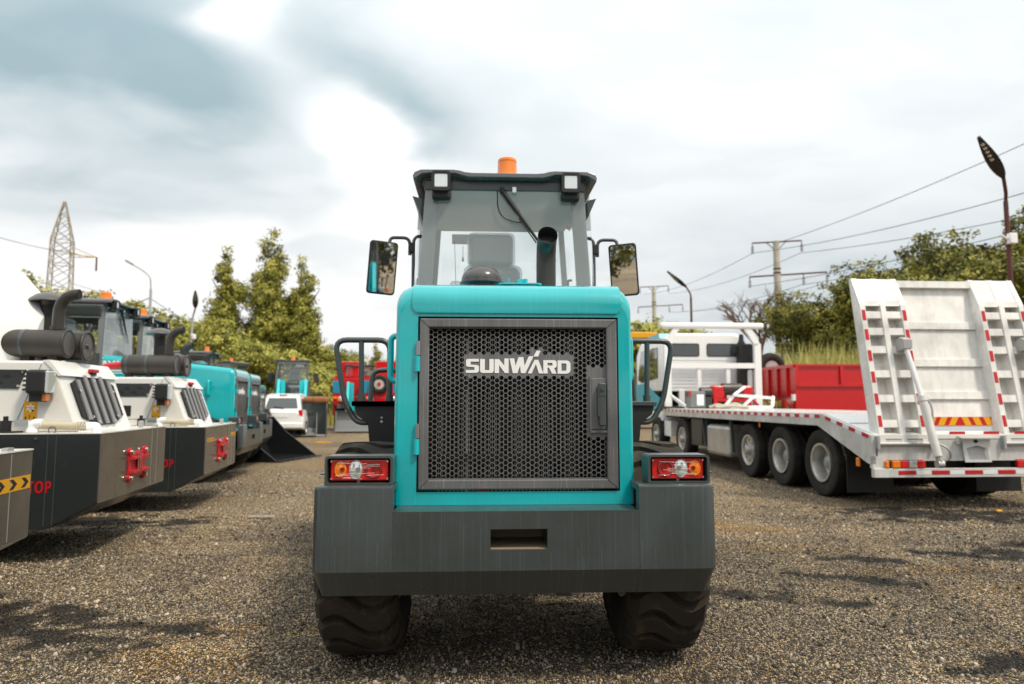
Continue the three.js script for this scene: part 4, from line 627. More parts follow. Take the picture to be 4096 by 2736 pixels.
{
  const K = thing('flatbed_truck', 'white flatbed truck with raised loading ramps facing the camera, on the right', 'truck', [6.097, 0, -9.194], 4);
  part(K, 'deck', [ext([[0, 0.985], [-1.25, 1.245], [-9.4, 1.245], [-9.4, 1.19], [-1.25, 1.19], [0, 0.93]], 2.60, { plane: 'zy', at: 1.30 })], T.cream);
  for (const z of [-2.6, -4.1, -5.6, -7.1, -8.4]) part(K, 'deck_joint', [bx(-1.28, 1.28, 1.2455, 1.2475, z, z + 0.012)], T.galv);
  part(K, 'tail_deck_joint', [bar([-1.28, 1.119, -0.625], [1.28, 1.119, -0.625], 0.01)], T.galv);
  const bm = [[0, 0.975], [-1.25, 1.235], [-9.4, 1.235], [-9.4, 1.06], [-1.38, 1.06], [-0.1, 0.60], [0, 0.60]];
  const beams = [1, -1].map((s) => part(K, 'side_beam', [ext(bm, 0.05, { plane: 'zy', at: s > 0 ? 1.35 : -1.30 })], T.truck));
  const tapeG = geo([box(0.004, 0.05, 0.15)]), bm0 = beams[1];
  for (let i = 0; i < 26; i++) { const z = -1.38 - i * 0.315; same(bm0, 'red_reflector', tapeG, T.redTape, [-1.3525, 1.20, z]); same(bm0, 'white_reflector', tapeG, T.whiteTape, [-1.3525, 1.20, z - 0.157]); }
  for (let i = 0; i < 4; i++) { const z = -0.14 - i * 0.31, y = 0.945 + (-z) * 0.208; same(bm0, 'red_reflector', tapeG, T.redTape, [-1.3525, y, z], [0.205, 0, 0]); if (i < 3) same(bm0, 'white_reflector', tapeG, T.whiteTape, [-1.3525, y + 0.032, z - 0.155], [0.205, 0, 0]); }
  for (const x of [-0.45, 0.37]) part(K, 'chassis_rail', [bx(x, x + 0.08, 0.72, 1.02, -12.2, -0.4)], T.black);
  for (const z of [-1.1, -2.1, -3.4, -4.9, -6.8, -8.3]) part(K, 'cross_member', [bx(-1.28, 1.28, 1.06, 1.185, z, z + 0.08)], T.black);
  part(K, 'running_gear', [bx(-0.6, 0.6, 0.35, 0.75, -4.6, -0.9), bx(-0.7, 0.7, 0.4, 1.0, -9.0, -6.4), bx(-1.25, -0.5, 0.40, 1.02, -7.5, -6.45)], T.darkPaint);
  for (const z of [-1.42, -2.75]) for (const s of [-1, 1]) { wheel(K, truckWheelG.deep, [s * 1.17, 0.50, z], s > 0 ? 0 : Math.PI, T.rubber, T.rimSilver); part(K, 'inner_tyre', [disc(0.495, 0.27, [s * 0.84, 0.50, z], 'x', 36)], T.rubber); }
  for (const z of [-4.12, -8.1, -10.4]) for (const s of [-1, 1]) wheel(K, truckWheelG.steer, [s * 1.16, 0.50, z], s > 0 ? 0 : Math.PI, T.rubber, T.rimSilver);
  for (const z of [-1.42, -2.75, -4.12]) part(K, 'axle', [disc(0.08, 2.0, [0, 0.5, z], 'x')], T.black);
  for (const s of [-1, 1]) { part(K, 'mud_flap', [bx(s * 0.62, s * 1.30, 0.14, 0.60, -0.72, -0.705), bx(s * 0.62, s * 1.30, 0.60, 0.66, -0.735, -0.70)], T.black); part(K, 'mud_flap_hanger', [bar([s * 1.27, 1.05, -0.98], [s * 1.27, 0.62, -0.72], 0.05, 0.02), bx(s * 0.6, s * 1.28, 0.65, 1.0, -0.80, -0.78)], T.darkPaint); part(K, 'fuel_tank', [rbox(0.55, 0.66, 1.25, s * 1.02, 0.60, -5.75, 0.10, 4)], T.rimSilver); part(K, 'side_marker', [rbox(0.02, 0.09, 0.05, s * 1.30, 1.0, -3.55, 0.01), rbox(0.02, 0.10, 0.06, s * 1.34, 0.62, -0.24, 0.01)].slice(0, 1), T.orange); part(K, 'tail_marker', [rbox(0.03, 0.12, 0.07, s * 1.345, 0.60, -0.34, 0.01)], T.orange); part(K, 'tool_locker', [bx(s * 0.75, s * 1.28, 0.45, 1.0, -7.3, -6.7)], T.darkPaint); part(K, 'side_strut', [bar([s * 1.28, 1.05, -6.62], [s * 1.28, 0.45, -6.45], 0.05), bar([s * 1.28, 1.05, -4.95], [s * 1.28, 0.4, -4.85], 0.05)], T.darkPaint); }
  // tail
  part(K, 'tail_plate', [bx(-1.27, 1.27, 0.64, 0.92, -0.06, -0.005)], T.truck);
  part(K, 'tail_crossbeam', [bx(-1.35, 1.35, 0.425, 0.545, -0.04, 0.03, 0.008), bx(-1.35, -1.17, 0.545, 0.70, -0.06, 0.0), bx(1.17, 1.35, 0.545, 0.70, -0.06, 0.0)], T.truck);
  const tG = geo([box(0.24, 0.052, 0.004)]), tw = geo([box(0.20, 0.052, 0.004)]);
  for (let i = 0; i < 6; i++) { const x = -0.90 + i * 0.46; same(K, 'red_reflector', tG, T.redTape, [x, 0.49, 0.033]); if (i < 5) same(K, 'white_reflector', tw, T.whiteTape, [x + 0.23, 0.49, 0.0325]); }
  for (const s of [-1, 1]) {
    const x0 = s * 0.92, tl = sub(K, 'tail_lamp', [x0, 0.598, 0.012]); part(tl, 'lamp_box', [bx(-0.28, 0.27, -0.055, 0.055, -0.1, -0.015)], T.black);
    [T.orange, T.amber, T.red, T.clear, T.red].forEach((m, i) => part(tl, 'lamp_cell', [rbox(i ? 0.112 : 0.05, 0.098, 0.05, (s < 0 ? 1 : -1) * (i ? -0.18 + 0.115 * (i - 0.5) : -0.245), 0, 0, 0.012)], m));
  }
  for (const x of [-0.26, 0.22, 0.66]) part(K, 'red_reflector', [bx(x, x + 0.22, 0.985, 1.025, -0.012, -0.008)], T.redTape);
  const ph = sub(K, 'plate_holder', [0.05, 0.78, 0.03], [0.12, 0, 0]);
  part(ph, 'holder_frame', [ext([[-0.19, 0.16], [0.19, 0.16], [0.24, -0.16], [-0.13, -0.16]], 0.012, { holes: [[[-0.125, 0.03], [-0.07, -0.13], [0.20, -0.13], [0.155, 0.03], [0.02, 0.065]]] })], T.whiteTape);
  part(ph, 'holder_visor', [bx(-0.24, 0.26, 0.165, 0.18, -0.03, 0.09), bx(-0.24, -0.22, 0.08, 0.18, -0.03, 0.02)], T.truck);
  part(ph, 'plate_lamp', [new THREE.SphereGeometry(0.03, 10, 8).scale(1, 0.8, 0.6).translate(0.0, 0.12, 0.015)], T.black);
  // chevron board between the ramps
  { const b = part(K, 'chevron_board', [bx(-0.50, 0.46, 1.10, 1.215, -0.16, -0.15)], T.redTape); for (let i = 0; i < 6; i++) { const s = i < 3 ? 1 : -1, x = -0.47 + i * 0.155 + (i > 2 ? 0.03 : 0); part(b, 'yellow_stripe', [ext(s > 0 ? [[x, 1.102], [x + 0.09, 1.102], [x + 0.145, 1.213], [x + 0.055, 1.213]] : [[x + 0.055, 1.102], [x + 0.145, 1.102], [x + 0.09, 1.213], [x, 1.213]], 0.003, { at: -0.1505 })], T.yellow); } }
  // ramps stand up, leaning a little over the deck
  const lean = -10 * D2R, len = 2.36;
  for (const s of [-1, 1]) {
    const rc = s < 0 ? -0.90 : 0.85, R = sub(K, 'loading_ramp', [rc, 0.86, -0.03], [lean, 0, 0]), wv = 0.295;
    for (const x of [-wv, 0.0, wv]) { const gd = ext([[0.04, 0], [0.04, len - 0.42], [-0.08, len], [-0.14, len], [-0.16, 0.2], [-0.06, 0]], 0.075, { plane: 'zy', at: x + 0.0375 }); part(R, 'stringer', [gd], T.ramp); }
    for (const y of [0.22, 0.56, 0.90, 1.24, 1.50, 1.74]) part(R, 'rung', [bx(-wv, wv, y, y + 0.10, -0.07, 0.025)], T.ramp);
    part(R, 'ramp_skin', [bx(-wv, wv, 0.2, len - 0.04, -0.15, -0.13)], T.ramp);
    part(R, 'ramp_tip', [ext([[0.032, len - 0.44], [0.0, len - 0.41], [-0.13, len - 0.005], [-0.085, len - 0.005]], 2 * wv, { plane: 'zy', at: wv }), bx(-wv, wv, len - 0.44, len - 0.36, -0.02, 0.03)], T.ramp);
    const rg = geo([box(0.05, 0.15, 0.004)]); for (const x of [-wv, wv]) for (const y of [0.30, 0.60, 0.90, 1.20, 1.50, 1.78]) same(R, 'red_reflector', rg, T.redTape, [x, y, 0.0425]);
    part(K, 'ramp_hinge', [bx(rc - 0.40, rc - 0.37, 0.80, 0.97, -0.02, 0.06), bx(rc + 0.37, rc + 0.40, 0.80, 0.97, -0.02, 0.06), disc(0.028, 0.78, [rc, 0.865, 0.02], 'x')], T.galv);
    const cy = sub(K, 'ramp_cylinder'), a = [rc + 0.16, 2.18, -0.12], b = [rc + 0.20, 1.50, 0.10], c = [rc + 0.27, 0.72, 0.26];
    part(cy, 'piston_rod', [rod(a, b, 0.032)], T.whiteTape); part(cy, 'cylinder_barrel', [rod(b, c, 0.052), rod(b, [b[0] + 0.006, b[1] - 0.07, b[2] + 0.014], 0.064)], T.ramp); part(cy, 'barrel_foot', [rod(c, [c[0] + 0.02, c[1] - 0.09, c[2] + 0.01], 0.035), disc(0.05, 0.08, [c[0] + 0.02, c[1] - 0.1, c[2]], 'x')], T.galv);
    part(cy, 'rod_bracket', [ext([[-0.10, -0.06], [0.08, -0.02], [0.08, 0.10], [-0.02, 0.14], [-0.12, 0.08]], 0.12, { plane: 'zy', at: a[0] + 0.06 }).translate(0, a[1] - 0.02, a[2] - 0.02)], T.galv);
    part(cy, 'hydraulic_hose', [tube([[b[0] + 0.07, b[1] - 0.02, b[2]], [b[0] + 0.12, b[1] - 0.15, b[2] + 0.03], [b[0] + 0.10, b[1] - 0.6, b[2] + 0.05], [c[0] + 0.16, c[1] + 0.1, c[2]], [c[0] + 0.22, c[1] - 0.04, c[2] - 0.05], [c[0] + 0.05, c[1] - 0.10, c[2] - 0.1]], 0.014, 0.12, 7)], T.galv);
  }
  const cpn = sub(K, 'centre_panel', [0, 0.86, -0.03], [lean, 0, 0]);
  part(cpn, 'panel_sheet', [bx(-0.60, 0.55, 0.25, len - 0.05, -0.15, -0.13)], T.ramp);
  for (const y of [0.62, 1.08, 1.62]) part(cpn, 'panel_rib', [bx(-0.60, 0.55, y, y + 0.11, -0.13, -0.095, 0.006)], T.ramp);
  part(cpn, 'panel_top_rail', [bx(-0.60, 0.55, len - 0.13, len - 0.03, -0.15, -0.06)], T.ramp);
  // headboard
  const hb = sub(K, 'headboard', [0, 1.245, -9.35]);
  for (const s of [-1, 1]) { part(hb, 'post', [bx(s * 1.34, s * 1.16, 0, 1.75, -0.06, 0.06), bar([s * 1.25, 1.72, 0], [s * 0.98, 2.18, 0], 0.15, 0.12)], T.white); part(hb, 'gusset', [bar([s * 1.2, 0.35, 0.02], [s * 0.8, 0.02, 0.25], 0.08, 0.04)], T.white); part(hb, 'end_lamp', [rbox(0.07, 0.05, 0.03, s * 1.31, 2.24, 0.07, 0.01)], T.red); }
  part(hb, 'top_bar', [rbox(2.88, 0.17, 0.2, 0, 2.235, 0, 0.07, 3)], T.white); part(hb, 'mid_bar', [bx(-1.16, 1.16, 1.08, 1.22, -0.05, 0.05)], T.white);
  for (const x of [-0.38, 0.42]) part(hb, 'upright', [bx(x - 0.05, x + 0.05, 0.25, 1.08, -0.03, 0.03)], T.white);
  part(hb, 'foot_rail', [bx(-1.38, 1.38, 0.0, 0.05, -0.12, 0.16)], T.darkPaint);
  // cab
  const cabRing = (z, w, top, r) => rrect(-w, w, 1.72, top, [0.05, r, r, 0.05], 5).map(([x, y]) => [x, y, z]);
  part(K, 'cab_body', loft([cabRing(-9.95, 1.12, 3.28, 0.30), cabRing(-10.0, 1.18, 3.34, 0.32), cabRing(-12.4, 1.2, 3.36, 0.28), cabRing(-12.9, 1.18, 3.0, 0.2), cabRing(-13.1, 1.1, 2.4, 0.1)], true, true, 0.5), T.white);
  for (let i = 0; i < 9; i++) part(K, 'cab_rib', [bx(-1.08, 1.08, 1.82 + i * 0.095, 1.86 + i * 0.095, -9.955, -9.94)], T.white);
  for (const [a, b] of [[-0.93, -0.17], [0.08, 0.96]]) { const wn = part(K, 'cab_rear_window', [ext(rrect(a, b, 2.70, 3.03, 0.05), 0.012, { at: -9.953 })], T.pane); part(wn, 'window_seal', [ext(rrect(a - 0.02, b + 0.02, 2.68, 3.05, 0.06), 0.018, { at: -9.956, holes: [rrect(a + 0.005, b - 0.005, 2.705, 3.025, 0.045).reverse()] })], T.black); }
  part(K, 'cab_side_window', [ext([[-10.5, 2.1], [-12.2, 2.0], [-12.7, 2.1], [-12.3, 2.98], [-10.5, 2.98]], 0.012, { plane: 'zy', at: -1.193 })], T.pane);
  part(K, 'cab_stripe', [ext([[-10.1, 1.2], [-12.9, 1.2], [-12.95, 1.95], [-11.8, 1.98], [-10.2, 1.5]], 0.008, { plane: 'zy', at: -1.196 }), ext([[-10.2, 3.12], [-11.4, 3.05], [-11.4, 3.2], [-10.3, 3.3]], 0.02, { plane: 'zy', at: -1.16 })].slice(0, 1), mat(0.02, 0.36, 0.48, 0.3));
  part(K, 'roof_fairing', [ext([[-10.3, 3.36], [-11.4, 3.36], [-11.7, 3.20], [-11.2, 3.2], [-10.2, 3.2]], 0.3, { plane: 'zy', at: -0.9 })], mat(0.10, 0.45, 0.55, 0.3));
  part(K, 'air_intake_stack', [rbox(0.40, 1.15, 0.3, 1.06, 2.45, -9.72, 0.07, 3), bx(0.9, 1.22, 1.5, 1.95, -9.85, -9.6), lathe([[0.001, 3.3], [0.06, 3.28], [0.07, 3.12], [0.12, 3.02], [0.001, 3.0]], 12).translate(0.97, 0, -9.72)], T.black);
  part(K, 'gas_bottle', [disc(0.07, 0.9, [1.12, 1.78, -9.55], 'y', 14), new THREE.SphereGeometry(0.07, 12, 8).translate(1.12, 2.23, -9.55)], T.white);
  part(K, 'cab_step', [bx(-1.2, -1.0, 0.5, 0.9, -9.9, -9.3), bx(-1.22, 1.22, 0.9, 1.16, -12.0, -9.95)], T.white);
  part(K, 'cab_underframe', [bx(-0.7, 0.7, 1.0, 1.74, -12.8, -10.1), bx(-1.15, 1.15, 1.16, 1.72, -12.9, -10.6)], T.black);
  part(K, 'cab_mount', [bx(-0.75, -0.6, 1.25, 1.74, -10.05, -9.92), bx(0.6, 0.75, 1.25, 1.74, -10.05, -9.92)].slice(0, 1), T.white);
  part(K, 'wheel_arch', [bx(-1.15, 1.15, 1.0, 1.16, -9.9, -8.7)], T.black);
  // gear lying on the deck
  const put = (x, z) => { const p = K.localToWorld(V(x, 1.248, z)); return [p.x, p.y, p.z]; };
  K.updateMatrixWorld(true);
  const w1 = thing('winch', 'red winch with black cable drum on the white truck deck', 'winch', put(0.25, -8.8), 4);
  part(w1, 'winch_frame', [rbox(0.34, 0.36, 0.3, -0.36, 0.42, 0, 0.06), rbox(0.30, 0.3, 0.3, 0.42, 0.45, 0, 0.08), bx(-0.5, 0.55, 0.18, 0.26, -0.15, 0.15)], T.redPaint); part(w1, 'cable_drum', [disc(0.16, 0.5, [0.03, 0.5, 0], 'x', 18)], T.muffler); part(w1, 'winch_motor', [disc(0.13, 0.3, [-0.66, 0.42, 0], 'x', 16), bx(-0.8, -0.55, 0.02, 0.3, -0.15, 0.15)], T.darkPaint); part(w1, 'winch_foot', [bx(-0.5, -0.4, 0, 0.18, -0.15, 0.15), bx(0.4, 0.5, 0, 0.18, -0.15, 0.15)], T.redPaint); part(w1, 'winch_lever', [bar([0.45, 0.3, 0.2], [0.62, 0.05, 0.3], 0.06)], T.redPaint);
  const w2 = thing('control_box', 'grey control box with a red edge left of the winch on the truck deck', 'box', put(-0.72, -8.7), 4);
  part(w2, 'box_body', [rbox(0.42, 0.42, 0.34, 0, 0.23, 0, 0.03)], T.pillar); part(w2, 'box_label', [bx(-0.02, 0.16, 0.08, 0.36, 0.171, 0.176)], T.paperWhite); part(w2, 'red_edge', [bx(-0.21, -0.17, 0.3, 0.44, -0.1, 0.18)], T.redTape);
  const w3 = thing('wheel_lift_frame', 'white welded tow frame leaning low on the truck deck', 'frame', put(0.62, -8.35), 4);
  [[[-0.9, 0.04, 0.1], [0.5, 0.04, 0.1]], [[-0.75, 0.05, 0.1], [-0.45, 0.34, 0]], [[-0.45, 0.34, 0], [0.55, 0.27, -0.1]], [[-0.5, 0.34, 0.1], [-0.15, 0.55, -0.05]], [[-0.2, 0.08, 0], [0.05, 0.30, 0]], [[0.5, 0.05, 0.1], [0.62, 0.3, -0.1]]].forEach(([a, b]) => part(w3, 'frame_bar', [bar(a, b, 0.07)], T.white));
  const w4 = thing('sling', 'beige lifting sling heaped on the truck deck before the winch', 'sling', put(-0.15, -8.15), 4);
  part(w4, 'sling_heap', [tube([[-0.4, 0.03, 0], [-0.2, 0.1, 0.1], [0, 0.05, -0.05], [0.25, 0.13, 0.05], [0.4, 0.04, 0.1], [0.6, 0.04, -0.05]], 0.045, 0.1, 7), tube([[-0.3, 0.04, 0.15], [0.1, 0.07, 0.12], [0.5, 0.03, 0.2]], 0.04, 0.1, 7)], T.concrete);
}
// ---------------------------------------------------------------- red tipping trailer beyond the flatbed
{
  const B = thing('red_trailer', 'bright red tipping trailer body behind the white flatbed truck', 'trailer', [9.05, 0, -18.3], 2);
  part(B, 'tailgate', [bx(-1.5, 1.5, 1.05, 2.42, -0.05, 0)], T.redPaint); for (const x of [-1.5, -0.28, 1.1]) part(B, 'tailgate_rib', [bx(x, x + 0.09, 1.85, 2.40, 0, 0.05)], T.redPaint);
  for (const y of [1.82, 2.36]) part(B, 'tailgate_rail', [bx(-1.5, 1.5, y, y + 0.06, 0, 0.045)], T.redPaint);
  for (const s of [-1, 1]) { part(B, 'side_wall', [bx(s * 1.5, s * 1.45, 1.55, 2.42, -3.6, -0.05)], T.redPaint); for (let i = 0; i < 6; i++) part(B, 'side_rib', [bx(s * 1.5, s * 1.56, 1.55, 2.42, -0.5 - i * 0.6, -0.4 - i * 0.6)], T.redPaint); part(B, 'side_rail', [bx(s * 1.5, s * 1.565, 2.34, 2.425, -3.6, 0)], T.redPaint); part(B, 'wheel', [disc(0.48, 0.3, [s * 1.2, 0.48, -1.3], 'x', 24)], T.rubber); part(B, 'wheel', [disc(0.48, 0.3, [s * 1.2, 0.48, -2.6], 'x', 24)], T.rubber); part(B, 'corner_latch', [bx(s * 1.52, s * 1.6, 1.45, 1.62, -0.04, 0.06)], T.whiteTape); part(B, 'corner_strut', [ext([[-0.05, 1.05], [-0.05, 1.55], [-0.6, 1.55]], 0.05, { plane: 'zy', at: s * 1.48 })], T.redPaint); }
  part(B, 'floor', [bx(-1.48, 1.48, 1.45, 1.55, -3.6, -0.05)], T.redPaint); part(B, 'trailer_frame', [bx(-0.5, -0.38, 0.8, 1.2, -4.6, -0.3), bx(0.38, 0.5, 0.8, 1.2, -4.6, -0.3), bx(-1.3, 1.3, 0.42, 0.54, -2.68, -1.22)], T.black);
  const D = thing('drawbar', 'white drawbar frame beside the red trailer', 'drawbar', [7.15, 0, -20.5], 2); part(D, 'drawbar_beam', [bar([-0.5, 1.45, 0.5], [0.5, 1.2, 0], 0.12), bar([-0.3, 1.2, 0], [1.0, 1.2, 0], 0.12)], T.white); part(D, 'stand', [bx(-0.1, 0.1, 0, 1.2, -0.1, 0.1)], T.rail); part(D, 'red_marker', [bx(0.1, 0.24, 1.18, 1.24, 0.06, 0.07)], T.redTape);
  const S = thing('spare_wheel', 'spare wheel standing on a rack behind the red trailer side', 'wheel', [8.45, 2.0, -22.3], 12); part(S, 'tyre', [new THREE.TorusGeometry(0.36, 0.15, 12, 30).translate(0, 0.51, 0)], T.rubber); part(S, 'rim', [disc(0.27, 0.14, [0, 0.51, 0.02], 'z', 24)], T.rimSilver); part(S, 'rack', [bx(-0.6, 0.6, -0.15, 0.0, -0.2, 0.2), bx(-0.5, -0.4, -2.0, -0.1, -0.1, 0.1), bx(0.4, 0.5, -2.0, -0.1, -0.1, 0.1)], T.redPaint);
  const Y = thing('crane_truck', 'yellow crane boom rising behind the white flatbed cab', 'crane', [6.9, 0, -37], 5); part(Y, 'crane_boom', [rbox(2.3, 0.35, 0.7, -0.2, 5.0, 0, 0.06)], T.yellow); part(Y, 'crane_column', [rbox(0.5, 3.4, 0.7, 0.75, 3.2, 0, 0.06)], T.yellow); part(Y, 'crane_carrier', [rbox(6.2, 1.2, 2.2, 0.6, 1.1, 0, 0.1)], T.darkPaint); for (const x of [-1.6, 1.2, 2.8]) part(Y, 'wheel', [disc(0.5, 0.3, [x, 0.5, 1.0], 'z', 20)], T.rubber);
}
// ---------------------------------------------------------------- trees
const leafMat = (name) => new THREE.MeshStandardMaterial({ color: lin(1, 1, 1), vertexColors: true, roughness: 0.7, side: THREE.DoubleSide });
const leafM = leafMat(), barkM = mat(0.16, 0.13, 0.10, 0.9, 0, { map: dirty });
function crownGeo(lobes, nLeaf, size, cols) {   // leaf-sized faces gathered in clumps through the lobes
  const pos = [], nor = [], col = [], vol = lobes.map((l) => l[3] * l[4] * l[5]), tot = vol.reduce((a, b) => a + b), a = V(), b = V(), n = V();
  lobes.forEach((l, li) => {
    const clumps = Math.max(3, Math.round(nLeaf * vol[li] / tot / 34));
    for (let c = 0; c < clumps; c++) {
      const u = rr(-1, 1), t = rr(0, 6.283), q = Math.pow(rnd(), 0.42), s = Math.sqrt(1 - u * u), cx = l[0] + l[3] * q * s * Math.cos(t), cy = l[1] + l[4] * q * u, cz = l[2] + l[5] * q * s * Math.sin(t), base = cols[Math.floor(rnd() * cols.length)], tone = rr(0.8, 1.2), cs = size * rr(2.6, 5.0);
      for (let k = 0; k < 34; k++) {
        const x = cx + (rnd() + rnd() - 1) * cs, y = cy + (rnd() + rnd() - 1) * cs * 0.8, z = cz + (rnd() + rnd() - 1) * cs, e = size * rr(0.55, 1.15);
        n.set((x - l[0]) / l[3], (y - l[1]) / l[4], (z - l[2]) / l[5]).normalize().multiplyScalar(0.75).add(a.set(rr(-1, 1), rr(-0.6, 1.2), rr(-1, 1)).multiplyScalar(0.8)).normalize(); a.set(rr(-1, 1), rr(-1, 1), rr(-1, 1)); a.addScaledVector(n, -a.dot(n)).normalize().multiplyScalar(e); b.crossVectors(n, a).normalize().multiplyScalar(e * 0.62);
        const P = [[x - a.x, y - a.y, z - a.z], [x + b.x, y + b.y, z + b.z], [x + a.x, y + a.y, z + a.z], [x - b.x, y - b.y, z - b.z]], k2 = tone * rr(0.88, 1.12);
        for (const i of [0, 2, 1, 0, 3, 2]) { pos.push(...P[i]); nor.push(n.x, n.y, n.z); col.push(base[0] * k2, base[1] * k2, base[2] * k2); }
      }
    }
  });
  const g = new THREE.BufferGeometry(); g.setAttribute('position', new THREE.Float32BufferAttribute(pos, 3)); g.setAttribute('normal', new THREE.Float32BufferAttribute(nor, 3)); g.setAttribute('color', new THREE.Float32BufferAttribute(col, 3)); return g;
}
const OLIVE = [[0.27, 0.262, 0.034], [0.34, 0.32, 0.05], [0.21, 0.21, 0.027], [0.40, 0.37, 0.07], [0.16, 0.165, 0.022]], DARKG = [[0.135, 0.14, 0.015], [0.20, 0.19, 0.022], [0.085, 0.095, 0.012], [0.27, 0.24, 0.032]], PALE = [[0.34, 0.33, 0.06], [0.27, 0.27, 0.045], [0.42, 0.39, 0.08]];
function limbs(h, r, spread, n) { const g = [sweep([[0, 0, 0], [rr(-0.1, 0.1) * r * 3, h * 0.4, 0], [rr(-0.2, 0.2) * r * 3, h * 0.9, 0.1]].map((p) => V(...p)), (t) => r * (1 - 0.7 * t), 8)]; for (let i = 0; i < n; i++) { const a = i / n * 6.283 + rnd(), y = h * rr(0.25, 0.75), l = spread * rr(0.5, 1); g.push(sweep([[0, y, 0], [Math.cos(a) * l * 0.5, y + l * 0.5, Math.sin(a) * l * 0.5], [Math.cos(a) * l, y + l * 1.15, Math.sin(a) * l]].map((p) => V(...p)), (t) => r * 0.45 * (1 - 0.75 * t), 6)); } return geo(g); }
function treeKind(lobes, n, size, cols, h, r, spread, nl) { return { crown: crownGeo(lobes, n, size, cols), trunk: limbs(h, r, spread, nl) }; }
const poplarLobes = (h, w, seedy) => { const o = []; for (let i = 0; i < 13; i++) { const t = i / 12, y = h * (0.16 + 0.80 * t), k = w * Math.pow(Math.sin(Math.PI * Math.min(1, 0.24 + t * 0.70)), 0.9) * (1 - 0.28 * t); o.push([rr(-0.28, 0.28) * w, y, rr(-0.28, 0.28) * w, k * rr(0.72, 1.0), h * rr(0.075, 0.105), k * rr(0.72, 1.0)]); } return o; };
const roundLobes = (h, w, m = 13) => { const o = []; for (let i = 0; i < m; i++) { const a = rr(0, 6.283), q = rr(0.1, 0.72) * w, y = h * rr(0.38, 0.86) - q * 0.22; o.push([Math.cos(a) * q, y, Math.sin(a) * q, w * rr(0.30, 0.46), h * rr(0.12, 0.19), w * rr(0.30, 0.46)]); } o.push([0, h * 0.55, 0, w * 0.6, h * 0.28, w * 0.6], [0, h * 0.28, 0, w * 0.7, h * 0.2, w * 0.7]); return o; };
const KIND = {
  poplar: treeKind(poplarLobes(15, 2.35), 48000, 0.115, OLIVE, 14, 0.3, 2, 7), poplarB: treeKind(poplarLobes(13, 1.7), 38000, 0.112, OLIVE, 12, 0.25, 1.8, 6),
  bush: treeKind(roundLobes(7, 3.6), 44000, 0.112, OLIVE, 4.5, 0.22, 2.2, 6), bushB: treeKind(roundLobes(6, 3.2, 11), 40000, 0.112, OLIVE, 4, 0.2, 2, 5), bushP: treeKind(roundLobes(5, 3.2, 11), 34000, 0.112, PALE, 3.4, 0.18, 2, 5),
  oak: treeKind(roundLobes(10, 5.2, 17), 70000, 0.115, DARKG, 6.5, 0.35, 3.4, 7), oakB: treeKind(roundLobes(9, 4.6, 15), 64000, 0.115, DARKG, 6, 0.32, 3.2, 7),
};
function tree(kind, label, name, pos, s, turn, group, sy = 1) {
  const t = thing(name, label, 'tree', pos, turn, group); t.scale.set(s, s * sy, s);
  const c = new THREE.Mesh(KIND[kind].crown, leafM); c.name = 'crown'; t.add(c); const b = new THREE.Mesh(KIND[kind].trunk, barkM); b.name = 'trunk'; t.add(b); return t;
}
const PG = 'poplars left of the cab', BG = 'bushy trees behind the left row', RG = 'dark trees behind the flatbed';
tree('poplar', 'tallest poplar of the group left of the loader cab', 'poplar_tree', [-19.7, 0, -55], 1.03, 0, PG);
tree('poplarB', 'slim poplar at the left of the poplar group', 'poplar_tree', [-23.3, 0, -55.5], 1.07, 90, PG);
tree('poplarB', 'shorter poplar at the right of the poplar group, beside the bright sky', 'poplar_tree', [-16.9, 0, -55], 0.99, 200, PG);
tree('poplar', 'leaning poplar filling the gap in the poplar group', 'poplar_tree', [-21.6, 0, -57], 0.72, 130, PG, 0.85);
tree('poplarB', 'poplar just right of the tallest one in the group', 'poplar_tree', [-18.2, 0, -56.5], 0.75, 40, PG, 1.0);
const bushes = [['bush', 'olive bushy tree left of the poplars above the exhaust cap', [-26.3, 0, -50], 1.28], ['bushB', 'small olive tree beside the white lamp post', [-23.6, 0, -50], 1.34], ['bush', 'broad olive bush under the slim poplar', [-20.8, 0, -47], 1.12], ['bushP', 'pale green bush below the tallest poplar', [-18.2, 0, -45], 1.12], ['bushB', 'olive bush behind the second turquoise hood', [-16.2, 0, -44], 0.98], ['bushP', 'pale bush behind the distant loader cab', [-13.3, 0, -43], 0.98], ['bush', 'tall olive tree right of the distant loaders', [-16.1, 0, -60], 1.0], ['poplarB', 'small pointed tree seen through the left hand rail', [-14.3, 0, -72], 0.57], ['bushB', 'low tree seen through the left hand rail', [-14.6, 0, -70], 0.82], ['bushB', 'far low tree just left of the turquoise hood', [-10.2, 0, -66], 0.75], ['bushB', 'far tree behind the turquoise grab handle', [-9.3, 0, -55], 0.9]];
for (const [k, l, p, s] of bushes) tree(k, l, 'bushy_tree', p, s, p[0] * 37, BG);
tree('bush', 'olive tree at the left edge above the white drum', 'bushy_tree', [-51.5, 0, -70], 2.3, 10, 'trees at the far left'); tree('bushB', 'olive tree between the white drum and the pylon', 'bushy_tree', [-47, 0, -70], 2.05, 50, 'trees at the far left'); tree('bush', 'olive tree behind the foot of the pylon', 'bushy_tree', [-48, 0, -78], 2.2, 80, 'trees at the far left'); 
const oaks = [['oak', 'dark round tree right of the concrete pole', [19.2, 0, -40], 0.86], ['oakB', 'dark tree just left of the raised ramps', [21.6, 0, -39], 1.12], ['oak', 'dark tree behind the left ramp', [25.2, 0, -40], 1.12], ['oakB', 'dark tree behind the ramp centre panel', [28.6, 0, -42], 1.32], ['oak', 'tall dark tree behind the right ramp', [32.5, 0, -43], 1.36], ['oak', 'dark tree at the right edge beside the lamp pole', [36, 0, -44], 1.5], ['oakB', 'low dark tree filling behind the left ramp', [23.4, 0, -34], 0.76], ['oakB', 'low dark tree behind the right ramp', [28.5, 0, -34], 0.85]];
